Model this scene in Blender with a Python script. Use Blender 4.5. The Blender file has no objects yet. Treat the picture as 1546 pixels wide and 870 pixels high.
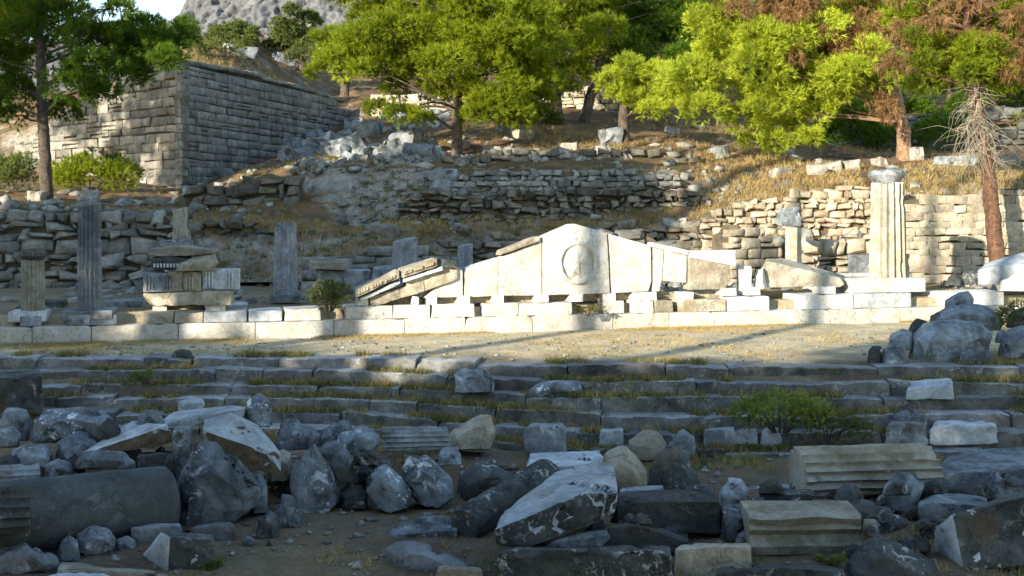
import bpy, bmesh, math, random
import numpy as np
from mathutils import Vector, Matrix
from mathutils.bvhtree import BVHTree

random.seed(7)
RNG = np.random.default_rng(11)
SC = bpy.context.scene
COL = SC.collection
FOC, CZ, HX, HY = 1600.0, 2.17, 773.0, 333.0      # focal length in photo pixels, eye height above the terrace, principal column and horizon row


def W(px, py, D):
    """The place D metres in front of the viewpoint that is seen at this column and row of the photograph."""
    return Vector(((px - HX) * D / FOC, D, CZ - (py - HY) * D / FOC))


def DG(py, z=-1.1):
    return FOC * (CZ - z) / (py - HY)


# ------------------------------------------------------------------ numeric noise
def _hash(i, j, k, seed):
    n = (i * 374761393 + j * 668265263 + k * 2147483647 + seed * 974711) & 0xFFFFFFFF
    n = ((n ^ (n >> 13)) * 1274126177) & 0xFFFFFFFF
    n = ((n ^ (n >> 16)) * 2246822519) & 0xFFFFFFFF
    return ((n ^ (n >> 15)) & 0xFFFFFF) / float(0xFFFFFF)


def vnoise(P, freq, seed=0):
    Q = np.asarray(P, dtype=np.float64) * freq
    I = np.floor(Q).astype(np.int64)
    f = Q - I
    f = f * f * (3 - 2 * f)
    r = np.zeros(len(Q))
    for dx in (0, 1):
        for dy in (0, 1):
            for dz in (0, 1):
                w = (f[:, 0] if dx else 1 - f[:, 0]) * (f[:, 1] if dy else 1 - f[:, 1]) * (f[:, 2] if dz else 1 - f[:, 2])
                r += w * _hash(I[:, 0] + dx, I[:, 1] + dy, I[:, 2] + dz, seed)
    return r * 2 - 1


def fbm(P, freq, octaves=4, seed=0, gain=0.5):
    r = 0
    a, t = 1.0, 0.0
    for o in range(octaves):
        r = r + a * vnoise(P, freq * 2 ** o, seed + o * 17)
        t += a
        a *= gain
    return r / t


# ------------------------------------------------------------------ materials
def new_mat(name):
    m = bpy.data.materials.new(name)
    m.use_nodes = True
    nt = m.node_tree
    nt.nodes.clear()
    out = nt.nodes.new('ShaderNodeOutputMaterial')
    bs = nt.nodes.new('ShaderNodeBsdfPrincipled')
    nt.links.new(bs.outputs[0], out.inputs[0])
    bs.inputs['Specular IOR Level'].default_value = 0.25
    bs.inputs['Roughness'].default_value = 0.85
    return m, nt, bs, out


class NT:
    def __init__(s, nt):
        s.nt = nt

    def n(s, t, **kw):
        nd = s.nt.nodes.new(t)
        for k, v in kw.items():
            setattr(nd, k, v)
        return nd

    def l(s, a, b):
        s.nt.links.new(a, b)

    def noise(s, vec, scale, detail=6, rough=0.6, dist=0.0):
        nd = s.n('ShaderNodeTexNoise')
        nd.inputs['Scale'].default_value = scale
        nd.inputs['Detail'].default_value = detail
        nd.inputs['Roughness'].default_value = rough
        nd.inputs['Distortion'].default_value = dist
        s.l(vec, nd.inputs['Vector'])
        return nd.outputs['Fac']

    def ramp(s, fac, stops):
        nd = s.n('ShaderNodeValToRGB')
        e = nd.color_ramp.elements
        while len(e) < len(stops):
            e.new(0.5)
        for el, (p, c) in zip(e, stops):
            el.position = p
            el.color = (c, c, c, 1) if not isinstance(c, (tuple, list)) else (*c, 1)
        s.l(fac, nd.inputs[0])
        return nd.outputs[0]

    def mix(s, fac, a, b, mode='MIX'):
        nd = s.n('ShaderNodeMix', data_type='RGBA', blend_type=mode)
        for sock, v in ((nd.inputs[0], fac), (nd.inputs[6], a), (nd.inputs[7], b)):
            if hasattr(v, 'is_linked'):
                s.l(v, sock)
            elif isinstance(v, (tuple, list)):
                sock.default_value = (*v, 1)
            else:
                sock.default_value = v
        return nd.outputs[2]

    def math(s, op, a, b=None):
        nd = s.n('ShaderNodeMath', operation=op)
        for sock, v in zip(nd.inputs, (a, b)):
            if v is None:
                continue
            if hasattr(v, 'is_linked'):
                s.l(v, sock)
            else:
                sock.default_value = v
        return nd.outputs[0]


def stone_mat(name, light, dark, lichen=0.0, lichen_col=(0.55, 0.56, 0.52), stain=0.0, stain_col=(0.20, 0.115, 0.045),
              moss=0.0, bump=0.5, tone=False, scale=1.0, jitter=0.25, streak=0.0):
    m, nt, bs, out = new_mat(name)
    t = NT(nt)
    tc = t.n('ShaderNodeTexCoord')
    oi = t.n('ShaderNodeObjectInfo')
    off = t.n('ShaderNodeVectorMath', operation='SCALE')
    off.inputs[0].default_value = (37.0, 91.0, 53.0)
    t.l(oi.outputs['Random'], off.inputs[3])
    add = t.n('ShaderNodeVectorMath', operation='ADD')
    sc_ = t.n('ShaderNodeVectorMath', operation='SCALE')
    t.l(tc.outputs['Object'], sc_.inputs[0])
    if jitter:
        t.l(t.math('ADD', t.math('MULTIPLY', t.math('FRACT', t.math('MULTIPLY', oi.outputs['Random'], 7.0)), 0.9), 0.6), sc_.inputs[3])
    else:
        sc_.inputs[3].default_value = 1.0
    t.l(sc_.outputs[0], add.inputs[0])
    t.l(off.outputs[0], add.inputs[1])
    v = add.outputs[0]
    n1 = t.noise(v, 2.6 * scale, 9, 0.62, 0.4)
    col = t.mix(t.ramp(n1, [(0.36, 0.0), (0.62, 1.0)]), dark, light)
    n2 = t.noise(v, 17 * scale, 7, 0.7)
    col = t.mix(1.0, col, t.ramp(n2, [(0.25, 0.62), (0.55, 1.0), (0.8, 1.18)]), 'MULTIPLY')
    cr = t.math('ABSOLUTE', t.math('SUBTRACT', t.noise(v, 1.15 * scale, 5, 0.55, 0.3), 0.5))
    crm = t.ramp(cr, [(0.0, 0.0), (0.008, 1.0)])
    crk = t.math('MAXIMUM', crm, t.ramp(t.noise(v, 0.9 * scale, 2, 0.5), [(0.48, 1.0), (0.56, 0.0)]))
    col = t.mix(1.0, col, t.ramp(crk, [(0.0, 0.58), (1.0, 1.0)]), 'MULTIPLY')
    if streak:
        mp = t.n('ShaderNodeMapping')
        mp.inputs['Scale'].default_value = (2.2, 2.2, 0.16)
        t.l(v, mp.inputs[0])
        n6 = t.noise(mp.outputs[0], 1.6, 5, 0.6)
        col = t.mix(t.math('MULTIPLY', t.ramp(n6, [(0.46, 0.0), (0.66, 1.0)]), streak), col, tuple(c * 0.42 for c in dark))
    if stain:
        n4 = t.noise(v, 1.7 * scale, 6, 0.65)
        col = t.mix(t.math('MULTIPLY', t.ramp(n4, [(0.54, 0.0), (0.68, 1.0)]), stain), col, stain_col)
    if moss:
        n5 = t.noise(v, 3.3 * scale, 6, 0.7)
        col = t.mix(t.math('MULTIPLY', t.ramp(n5, [(0.52, 0.0), (0.66, 1.0)]), moss), col, (0.085, 0.09, 0.035))
    if lichen:
        n3 = t.noise(v, 7.5 * scale, 5, 0.62, 0.6)
        n3b = t.noise(v, 1.9 * scale, 3, 0.5)
        f = t.math('MULTIPLY', t.ramp(n3, [(0.57, 0.0), (0.63, 1.0)]), t.ramp(n3b, [(0.46, 0.0), (0.58, 1.0)]))
        n3c = t.noise(v, 26 * scale, 3, 0.5)
        f2 = t.math('MULTIPLY', t.ramp(n3c, [(0.62, 0.0), (0.67, 0.85)]), t.ramp(n3b, [(0.46, 0.0), (0.62, 1.0)]))
        la = t.math('MULTIPLY', t.math('MAXIMUM', f, f2), lichen)
        if jitter:
            la = t.math('MULTIPLY', la, t.math('ADD', t.math('MULTIPLY', t.math('FRACT', t.math('MULTIPLY', oi.outputs['Random'], 13.0)), 0.9), 0.15))
        col = t.mix(la, col, lichen_col)
    if tone:
        at = t.n('ShaderNodeAttribute', attribute_name='tone')
        col = t.mix(1.0, col, at.outputs['Color'], 'MULTIPLY')
    if jitter:
        jr = t.n('ShaderNodeMapRange')
        jr.inputs[3].default_value = 1 - jitter
        jr.inputs[4].default_value = 1 + jitter
        t.l(oi.outputs['Random'], jr.inputs[0])
        cc = t.n('ShaderNodeCombineColor')
        for i in range(3):
            t.l(jr.outputs[0], cc.inputs[i])
        col = t.mix(1.0, col, cc.outputs[0], 'MULTIPLY')
    t.l(col, bs.inputs['Base Color'])
    nb = t.noise(v, 38 * scale, 8, 0.75)
    nb2 = t.noise(v, 8 * scale, 6, 0.65)
    h = t.math('ADD', t.math('ADD', t.math('MULTIPLY', nb, 0.4), nb2), t.math('MULTIPLY', crk, 0.35))
    bp = t.n('ShaderNodeBump')
    bp.inputs['Strength'].default_value = bump
    bp.inputs['Distance'].default_value = 0.05
    t.l(h, bp.inputs['Height'])
    t.l(bp.outputs[0], bs.inputs['Normal'])
    return m


def leaf_mat(name, cols, trans=0.35, rough=0.6):
    """cols: darker and lighter foliage colour, mixed by the per-tuft 'tone' attribute."""
    m, nt, bs, out = new_mat(name)
    t = NT(nt)
    at = t.n('ShaderNodeAttribute', attribute_name='tone')
    sp = t.n('ShaderNodeSeparateColor')
    t.l(at.outputs['Color'], sp.inputs[0])
    col = t.mix(sp.outputs[0], cols[0], cols[1])
    t.l(col, bs.inputs['Base Color'])
    bs.inputs['Roughness'].default_value = rough
    tr = t.n('ShaderNodeBsdfTranslucent')
    t.l(t.mix(0.55, col, (cols[1][0] * 1.5, cols[1][1] * 1.35, cols[1][2] * 0.6)), tr.inputs[0])
    mx = t.n('ShaderNodeMixShader')
    mx.inputs[0].default_value = trans
    t.l(bs.outputs[0], mx.inputs[1])
    t.l(tr.outputs[0], mx.inputs[2])
    t.l(mx.outputs[0], out.inputs[0])
    return m


def ground_mat(name, soil, dry, grey, green=(0.09, 0.10, 0.03), gscale=1.0, greenamt=0.6, rock=None, greyamt=1.0, sunlit_dust=None, rocklim=(0.62, 0.86), rockscale=5):
    m, nt, bs, out = new_mat(name)
    t = NT(nt)
    tc = t.n('ShaderNodeTexCoord')
    v = tc.outputs['Object']
    a = t.noise(v, 0.55 * gscale, 8, 0.65, 0.5)
    col = t.mix(t.ramp(a, [(0.40, 0.0), (0.58, 1.0)]), soil, dry)
    b = t.noise(v, 1.3 * gscale, 8, 0.7)
    col = t.mix(t.math('MULTIPLY', t.ramp(b, [(0.5, 0.0), (0.66, 0.9)]), greyamt), col, grey)
    c = t.noise(v, 0.9 * gscale, 7, 0.7, 0.8)
    col = t.mix(t.math('MULTIPLY', t.ramp(c, [(0.56, 0.0), (0.66, 1.0)]), greenamt), col, green)
    if sunlit_dust:  # pale dust, with the terrace's sunlight put into its colour
        sp0 = t.n('ShaderNodeSeparateXYZ')
        t.l(v, sp0.inputs[0])
        yy = t.math('ADD', sp0.outputs[1], t.math('MULTIPLY', t.math('SUBTRACT', t.noise(v, 0.5, 6, 0.7), 0.5), 5.0))
        dn = t.noise(v, 1.4, 8, 0.7)
        dcol = t.mix(t.ramp(dn, [(0.38, 0.0), (0.62, 1.0)]), tuple(c * 0.62 for c in sunlit_dust), sunlit_dust)
        mr = t.n('ShaderNodeMapRange')
        mr.inputs[1].default_value = 15.6
        mr.inputs[2].default_value = 17.6
        t.l(yy, mr.inputs[0])
        # behind the kerb line the floor of the ruin is dark soil again
        lin = t.math('SUBTRACT', sp0.outputs[1], t.math('MULTIPLY', sp0.outputs[0], 0.244))
        m2 = t.n('ShaderNodeMapRange')
        m2.inputs[1].default_value = 21.0
        m2.inputs[2].default_value = 21.5
        m2.inputs[3].default_value = 1.0
        m2.inputs[4].default_value = 0.15
        t.l(lin, m2.inputs[0])
        col = t.mix(t.math('MULTIPLY', mr.outputs[0], m2.outputs[0]), col, dcol)
    d = t.noise(v, 22, 8, 0.75)
    col = t.mix(1.0, col, t.ramp(d, [(0.25, 0.5), (0.5, 0.95), (0.75, 1.3)]), 'MULTIPLY')
    if rock:
        geo = t.n('ShaderNodeNewGeometry')
        sp = t.n('ShaderNodeSeparateXYZ')
        t.l(geo.outputs['Normal'], sp.inputs[0])
        e = t.noise(v, 1.1, 6, 0.65)
        st = t.math('ADD', sp.outputs[2], t.math('MULTIPLY', t.math('SUBTRACT', e, 0.5), 0.7))
        col = t.mix(t.ramp(st, [(rocklim[0], 1.0), (rocklim[1], 0.0)]), col, t.mix(t.ramp(t.noise(v, rockscale, 8, 0.75), [(0.35, 0.0), (0.65, 1.0)]), rock[0], rock[1]))
    t.l(col, bs.inputs['Base Color'])
    bs.inputs['Roughness'].default_value = 0.95
    bs.inputs['Specular IOR Level'].default_value = 0.1
    bp = t.n('ShaderNodeBump')
    bp.inputs['Strength'].default_value = 0.7
    bp.inputs['Distance'].default_value = 0.08
    t.l(t.math('ADD', t.noise(v, 9, 8, 0.75), t.math('MULTIPLY', t.noise(v, 45, 6, 0.7), 0.4)), bp.inputs['Height'])
    t.l(bp.outputs[0], bs.inputs['Normal'])
    return m


M = {}
M['grey'] = stone_mat('weathered grey marble', (0.315, 0.345, 0.36), (0.085, 0.096, 0.10), lichen=0.8, stain=0.25, moss=0.25, bump=0.7)
M['lichen'] = stone_mat('lichen spotted grey stone', (0.255, 0.285, 0.305), (0.06, 0.069, 0.075), lichen=1.0, lichen_col=(0.70, 0.74, 0.75), stain=0.15, moss=0.3, bump=0.8)
M['dark'] = stone_mat('dark weathered stone', (0.095, 0.102, 0.098), (0.028, 0.031, 0.029), lichen=0.75, lichen_col=(0.50, 0.51, 0.48), stain=0.3, moss=0.35, bump=0.7)
M['smooth'] = stone_mat('smooth dark grey granite', (0.085, 0.094, 0.092), (0.045, 0.05, 0.048), lichen=0.25, lichen_col=(0.25, 0.27, 0.26), bump=0.3, jitter=0.0)
M['pale'] = stone_mat('pale blue grey marble', (0.56, 0.59, 0.60), (0.31, 0.33, 0.34), lichen=0.35, stain=0.35, moss=0.12, bump=0.45)
M['warm'] = stone_mat('brown stained marble', (0.44, 0.40, 0.31), (0.25, 0.215, 0.15), lichen=0.4, stain=0.6, moss=0.3, bump=0.6)
M['white'] = stone_mat('white marble', (0.62, 0.605, 0.555), (0.48, 0.45, 0.38), lichen=0.18, lichen_col=(0.34, 0.34, 0.31), stain=0.45, stain_col=(0.38, 0.28, 0.16), bump=0.45, jitter=0.06, streak=0.22)
M['whiteblock'] = stone_mat('cleaned white marble', (0.70, 0.69, 0.655), (0.58, 0.555, 0.50), lichen=0.05, stain=0.1, stain_col=(0.45, 0.35, 0.2), bump=0.25, jitter=0.08)
M['step'] = stone_mat('worn step stone', (0.23, 0.23, 0.22), (0.07, 0.072, 0.068), lichen=0.45, stain=0.35, moss=0.55, bump=0.6, tone=True, jitter=0.0)
M['column'] = stone_mat('column marble', (0.44, 0.415, 0.335), (0.27, 0.24, 0.175), lichen=0.2, stain=0.4, stain_col=(0.30, 0.22, 0.10), bump=0.35, streak=0.25, jitter=0.05)
M['columngrey'] = stone_mat('grey column marble', (0.34, 0.355, 0.37), (0.19, 0.20, 0.21), lichen=0.35, stain=0.1, bump=0.45, streak=0.5, jitter=0.1)
M['wall'] = stone_mat('rough wall stone', (0.34, 0.34, 0.305), (0.15, 0.15, 0.13), lichen=0.3, stain=0.3, moss=0.3, bump=0.7, tone=True, jitter=0.0)
M['ashlar'] = stone_mat('sunlit ashlar stone', (0.50, 0.455, 0.355), (0.29, 0.25, 0.175), lichen=0.1, stain=0.4, stain_col=(0.30, 0.20, 0.10), bump=0.5, tone=True, jitter=0.0)
M['tower'] = stone_mat('bastion masonry', (0.40, 0.395, 0.36), (0.20, 0.20, 0.19), lichen=0.3, stain=0.1, moss=0.35, bump=0.6, tone=True, jitter=0.0, streak=0.55)
M['outcrop'] = stone_mat('limestone outcrop', (0.38, 0.36, 0.31), (0.13, 0.12, 0.10), lichen=0.3, stain=0.4, moss=0.25, bump=0.9, jitter=0.1)
M['bank'] = stone_mat('rubble bank stone', (0.26, 0.245, 0.205), (0.10, 0.09, 0.07), lichen=0.25, stain=0.5, stain_col=(0.17, 0.105, 0.05), moss=0.35, bump=0.9, tone=True, jitter=0.0)
M['tanwall'] = stone_mat('tan rubble masonry', (0.55, 0.49, 0.375), (0.36, 0.30, 0.205), lichen=0.08, stain=0.4, stain_col=(0.34, 0.21, 0.10), bump=0.9, tone=True, jitter=0.0)
M['tread'] = stone_mat('sky-brightened tread stone', (0.36, 0.365, 0.36), (0.19, 0.195, 0.19), lichen=0.3, stain=0.3, moss=0.35, bump=0.4, tone=True, jitter=0.0)
M['farstone'] = stone_mat('slope stone', (0.38, 0.355, 0.30), (0.20, 0.185, 0.155), lichen=0.3, stain=0.4, moss=0.25, bump=0.7)
M['tan'] = stone_mat('tan sunlit crag', (0.48, 0.385, 0.25), (0.25, 0.175, 0.095), stain=0.6, stain_col=(0.36, 0.20, 0.07), bump=0.9, jitter=0.1)
M['brown'] = stone_mat('brown broken stone', (0.20, 0.155, 0.09), (0.09, 0.07, 0.045), lichen=0.1, bump=0.8)
M['earth'] = stone_mat('wall core earth', (0.16, 0.125, 0.08), (0.08, 0.065, 0.04), bump=0.6, jitter=0.0)
M['bark'] = stone_mat('pine bark', (0.15, 0.115, 0.085), (0.06, 0.05, 0.04), bump=0.8, scale=3, jitter=0.1)
M['redbark'] = stone_mat('reddish pine bark', (0.25, 0.135, 0.075), (0.10, 0.055, 0.035), bump=1.0, scale=4, jitter=0.0, streak=0.6)
M['palebark'] = stone_mat('pale split bark', (0.42, 0.27, 0.16), (0.22, 0.13, 0.075), bump=0.9, scale=3, jitter=0.1)
M['twig'] = stone_mat('bleached twigs', (0.36, 0.31, 0.23), (0.22, 0.185, 0.13), bump=0.2, jitter=0.0)
M['ground'] = ground_mat('bare dry soil', (0.13, 0.092, 0.06), (0.24, 0.18, 0.105), (0.18, 0.16, 0.13), greenamt=0.55, sunlit_dust=(0.66, 0.55, 0.35))
M['hill'] = ground_mat('dry hillside', (0.105, 0.062, 0.033), (0.23, 0.14, 0.065), (0.14, 0.125, 0.10), greenamt=0.5, rock=((0.15, 0.14, 0.12), (0.40, 0.37, 0.31)))
M['mountain'] = ground_mat('far cliff', (0.13, 0.135, 0.14), (0.17, 0.17, 0.17), (0.11, 0.115, 0.13), green=(0.06, 0.085, 0.04), gscale=0.12, greenamt=0.9, rock=((0.04, 0.043, 0.048), (0.15, 0.15, 0.16)), rocklim=(0.25, 0.6), rockscale=0.35)
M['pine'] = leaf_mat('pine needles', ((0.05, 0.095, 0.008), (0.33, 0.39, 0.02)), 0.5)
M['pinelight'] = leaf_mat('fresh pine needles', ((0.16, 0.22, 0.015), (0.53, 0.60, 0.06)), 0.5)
M['pinedark'] = leaf_mat('shaded pine needles', ((0.02, 0.05, 0.008), (0.13, 0.22, 0.014)), 0.45)  # pine needles with the shade painted into their colour
M['dead'] = leaf_mat('dead pine needles', ((0.14, 0.08, 0.036), (0.37, 0.22, 0.10)), 0.42)
M['bush'] = leaf_mat('shrub leaves', ((0.06, 0.09, 0.02), (0.17, 0.21, 0.05)), 0.3)
M['shrubgreen'] = leaf_mat('bright shrub leaves', ((0.09, 0.14, 0.02), (0.30, 0.36, 0.07)), 0.4)
M['weed'] = leaf_mat('green weeds', ((0.05, 0.075, 0.02), (0.16, 0.17, 0.05)), 0.3)
M['drygrass'] = leaf_mat('dry grass', ((0.24, 0.17, 0.06), (0.50, 0.38, 0.16)), 0.25)


# ------------------------------------------------------------------ objects
def link(o, parent=None):
    COL.objects.link(o)
    if parent is not None:
        o.parent = parent
        o.matrix_parent_inverse = Matrix.Identity(4)
    return o


def tag(o, label=None, cat=None, group=None, kind=None):
    if label:
        o['label'] = label
    if cat:
        o['category'] = cat
    if group:
        o['group'] = group
    if kind or (label and cat):
        o['kind'] = kind or 'thing'
    return o


def thing(name, label, cat, loc, group=None):
    o = bpy.data.objects.new(name, None)
    o.empty_display_size = 0.2
    o.location = loc
    link(o)
    tag(o, label, cat, group)
    return o


def wloc(o):
    return Vector(o.location) if o is not None else Vector((0, 0, 0))


def mesh_obj(name, V, faces, mat, parent=None, tone=None, smooth=False, origin=None):
    """One mesh from world-space vertices; children get coordinates relative to their thing."""
    V = np.asarray(V, dtype=np.float64)
    if origin is None:
        if parent is not None:
            p, q = Vector((0, 0, 0)), parent
            while q is not None:
                p += q.location
                q = q.parent
            origin = p
            loc = Vector((0, 0, 0))
        else:
            mn, mx = V.min(0), V.max(0)
            origin = Vector(((mn[0] + mx[0]) / 2, (mn[1] + mx[1]) / 2, mn[2]))
            loc = origin
    else:
        loc = Vector(origin)
    V = V - np.array(origin)
    me = bpy.data.meshes.new(name)
    if isinstance(faces, np.ndarray):
        nf, k = faces.shape
        me.vertices.add(len(V))
        me.vertices.foreach_set('co', V.astype(np.float32).ravel())
        me.loops.add(nf * k)
        me.loops.foreach_set('vertex_index', faces.astype(np.int32).ravel())
        me.polygons.add(nf)
        me.polygons.foreach_set('loop_start', np.arange(0, nf * k, k, dtype=np.int32))
        me.update(calc_edges=True)
    else:
        me.from_pydata(V.tolist(), [], faces)
        me.update()
    if tone is not None:
        at = me.attributes.new('tone', 'FLOAT_COLOR', 'FACE')
        tn = np.asarray(tone, dtype=np.float32)
        if tn.ndim == 1:
            tn = np.repeat(tn[:, None], 3, 1)
        tn = np.concatenate([tn, np.ones((len(tn), 1), np.float32)], 1)
        at.data.foreach_set('color', tn.ravel())
    if smooth:
        me.polygons.foreach_set('use_smooth', np.ones(len(me.polygons), dtype=bool))
    me.materials.append(mat)
    o = bpy.data.objects.new(name, me)
    o.location = loc
    return link(o, parent)


def sharp(o, ang=40):
    o.data.polygons.foreach_set('use_smooth', np.ones(len(o.data.polygons), dtype=bool))
    o.data.set_sharp_from_angle(angle=math.radians(ang))
    return o


class MB:
    def __init__(s):
        s.V, s.F, s.T = [], [], []

    def add(s, V, F, t=1.0):
        b = len(s.V)
        s.V.extend([tuple(v) for v in V])
        s.F.extend([tuple(i + b for i in f) for f in F])
        s.T.extend([t] * len(F))

    def tube(s, pts, radii, n=8, t=1.0, cap=True, rough=0.0):
        pts = [Vector(p) for p in pts]
        V, F = [], []
        up = Vector((0.31, 0.87, 0.37))
        for i, p in enumerate(pts):
            d = (pts[min(i + 1, len(pts) - 1)] - pts[max(i - 1, 0)]).normalized()
            a = d.cross(up).normalized()
            b = d.cross(a)
            for k in range(n):
                th = 2 * math.pi * k / n
                rr_ = radii[i] * (1 + rough * (math.sin(k * 2.4 + i * 0.35) + math.sin(k * 5.1 - i * 0.9) + random.uniform(-.6, .6))) if rough else radii[i]
                V.append(p + (a * math.cos(th) + b * math.sin(th)) * rr_)
        for i in range(len(pts) - 1):
            for k in range(n):
                F.append((i * n + k, i * n + (k + 1) % n, (i + 1) * n + (k + 1) % n, (i + 1) * n + k))
        if cap:
            F.append(tuple(range(n)))
            F.append(tuple((len(pts) - 1) * n + k for k in reversed(range(n))))
        s.add(V, F, t)

    def build(s, name, mat, parent=None, smooth=False, tone=True):
        return mesh_obj(name, s.V, s.F, mat, parent, s.T if tone else None, smooth)


def hull_faces(points):
    bm = bmesh.new()
    for p in points:
        bm.verts.new(p)
    r = bmesh.ops.convex_hull(bm, input=bm.verts[:])
    junk = [g for g in r['geom_interior'] + r['geom_unused'] if isinstance(g, bmesh.types.BMVert)]
    bmesh.ops.delete(bm, geom=list(set(junk)), context='VERTS')
    bm.verts.index_update()
    V = [v.co.copy() for v in bm.verts]
    F = [tuple(v.index for v in f.verts) for f in bm.faces]
    bm.free()
    return V, F


def remeshed(hulls, voxel):
    """Closed union of convex hulls, remeshed to an even grid of small faces."""
    me = bpy.data.meshes.new('tmp')
    VV, FF = [], []
    for pts in hulls:
        V, F = hull_faces(pts)
        b = len(VV)
        VV += [tuple(v) for v in V]
        FF += [tuple(i + b for i in f) for f in F]
    me.from_pydata(VV, [], FF)
    o = bpy.data.objects.new('tmp', me)
    COL.objects.link(o)
    md = o.modifiers.new('r', 'REMESH')
    md.mode = 'VOXEL'
    md.voxel_size = voxel
    dg = bpy.context.evaluated_depsgraph_get()
    ev = o.evaluated_get(dg)
    m2 = bpy.data.meshes.new_from_object(ev)
    n = len(m2.vertices)
    co = np.empty(n * 3, np.float32)
    m2.vertices.foreach_get('co', co)
    co = co.reshape(-1, 3).astype(np.float64)
    no = np.empty(n * 3, np.float32)
    m2.vertices.foreach_get('normal', no)
    no = no.reshape(-1, 3)
    F = [tuple(p.vertices) for p in m2.polygons]
    bpy.data.objects.remove(o)
    bpy.data.meshes.remove(me)
    bpy.data.meshes.remove(m2)
    return co, no, F


_seed = [100]


def rock_mesh(hulls, voxel, amp=0.02, chip=0.03, ridge=0.0):
    _seed[0] += 1
    sd = _seed[0]
    co, no, F = remeshed(hulls, voxel)
    ext = float(np.max(co.max(0) - co.min(0)))
    d = amp * 1.2 * fbm(co, 2.2 / max(ext, 0.3), 3, sd) + amp * 0.8 * fbm(co, 5.5, 4, sd + 5, 0.6)
    c = fbm(co, 3.2, 3, sd + 9)
    d -= chip * np.clip((c - 0.22) / 0.25, 0, 1)
    if ridge:
        d -= ridge * np.clip(1 - np.abs(fbm(co, 1.7, 3, sd + 13, 0.6)) * 5, 0, 1)
        d -= ridge * 0.6 * np.clip(1 - np.abs(fbm(co, 5.0, 2, sd + 17)) * 4, 0, 1)
        d += ridge * 0.5 * fbm(co, 3.5, 4, sd + 23, 0.65)
    co = co + no * d[:, None]
    return co, F


def cut_points(pts, n, lo, hi, rnd, zmin=-0.35):
    """Knock n flat facets off a convex block of points."""
    for i in range(n):
        V, F = hull_faces(pts)
        bm = bmesh.new()
        vs = [bm.verts.new(v) for v in V]
        for f in F:
            bm.faces.new([vs[i] for i in f])
        c = sum(V, Vector()) / len(V)
        mn = [min(v[k] for v in V) for k in range(3)]
        mx = [max(v[k] for v in V) for k in range(3)]
        d = Vector((rnd.gauss(0, 1), rnd.gauss(0, 1) - 0.3, rnd.gauss(0, 1) + 0.2))
        d = Vector([d[k] / max(0.05, mx[k] - mn[k]) for k in range(3)]).normalized()
        if d.z < zmin:
            d.z = -d.z
        sup = max((v - c).dot(d) for v in V)
        bmesh.ops.bisect_plane(bm, geom=bm.verts[:] + bm.edges[:] + bm.faces[:], plane_co=c + d * sup * rnd.uniform(lo, hi), plane_no=d, clear_outer=True)
        pts = [v.co.copy() for v in bm.verts]
        bm.free()
    return pts


def crisp_mesh(pts, res, bevel):
    """Convex block with thin worn edges and evenly divided faces."""
    V, F = hull_faces(pts)
    bm = bmesh.new()
    vs = [bm.verts.new(v) for v in V]
    for f in F:
        bm.faces.new([vs[i] for i in f])
    bmesh.ops.recalc_face_normals(bm, faces=bm.faces[:])
    bmesh.ops.dissolve_limit(bm, angle_limit=math.radians(4), verts=bm.verts[:], edges=bm.edges[:])
    bmesh.ops.bevel(bm, geom=bm.edges[:] + bm.verts[:], offset=bevel, segments=2, profile=0.6, affect='EDGES', clamp_overlap=True)
    for it in range(7):
        bmesh.ops.triangulate(bm, faces=bm.faces[:])
        long = [e for e in bm.edges if e.calc_length() > res]
        if not long:
            break
        bmesh.ops.subdivide_edges(bm, edges=long, cuts=1)
    bmesh.ops.triangulate(bm, faces=bm.faces[:])
    bm.normal_update()
    bm.verts.index_update()
    co = np.array([v.co[:] for v in bm.verts])
    no = np.array([v.normal[:] for v in bm.verts])
    F = np.array([[v.index for v in f.verts] for f in bm.faces])
    bm.free()
    return co, no, F


def stone(name, label, cat, hulls, mat='grey', amp=0.02, chip=0.03, voxel=None, group=None, parent=None, smooth=True, crisp=None, cuts=None, ends=(), ridge=0.0):
    if hulls and isinstance(hulls[0], Vector):
        hulls = [hulls]
    D = min(p.y for h in hulls for p in h)
    if crisp is None:
        crisp = len(hulls) == 1
    _seed[0] += 1
    sd = _seed[0]
    rnd = random.Random(sd)
    if cuts:
        hulls = [cut_points(h, *cuts, rnd) for h in hulls]
    if crisp:
        ext = np.ptp(np.array([p[:] for p in hulls[0]]), axis=0)
        small = float(np.min(ext))
        res = max(0.035, D * 0.0045)
        co, no, F = crisp_mesh(hulls[0], res, min(0.016, small * 0.08))
        d = amp * 0.75 * fbm(co, 2.4 / max(float(np.max(ext)), 0.3), 3, sd) + amp * 0.65 * fbm(co, 6.5, 4, sd + 5, 0.62)
        c = fbm(co, 4.2, 3, sd + 9)
        d = d - chip * 0.9 * np.clip((c - 0.2) / 0.16, 0, 1)
        co = co + no * d[:, None]
    else:
        voxel = voxel or max(0.02, D * 0.0031)
        co, F = rock_mesh(hulls, voxel, amp, chip, ridge)
        F = np.array([f for f in F if len(f) == 4]) if all(len(f) == 4 for f in F) else F
    o = mesh_obj(name, co, F, M[mat], parent, None, smooth)
    if crisp:
        o.data.set_sharp_from_angle(angle=math.radians(38))
    for ei, (dr, em, lim) in enumerate(ends):         # brown broken ends, painted light and shade on faces turned one way
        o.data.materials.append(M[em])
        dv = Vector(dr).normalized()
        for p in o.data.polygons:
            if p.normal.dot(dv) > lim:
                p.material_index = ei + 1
    if parent is None:
        tag(o, label, cat, group)
    elif label:
        o['label'] = label
    return o


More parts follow.
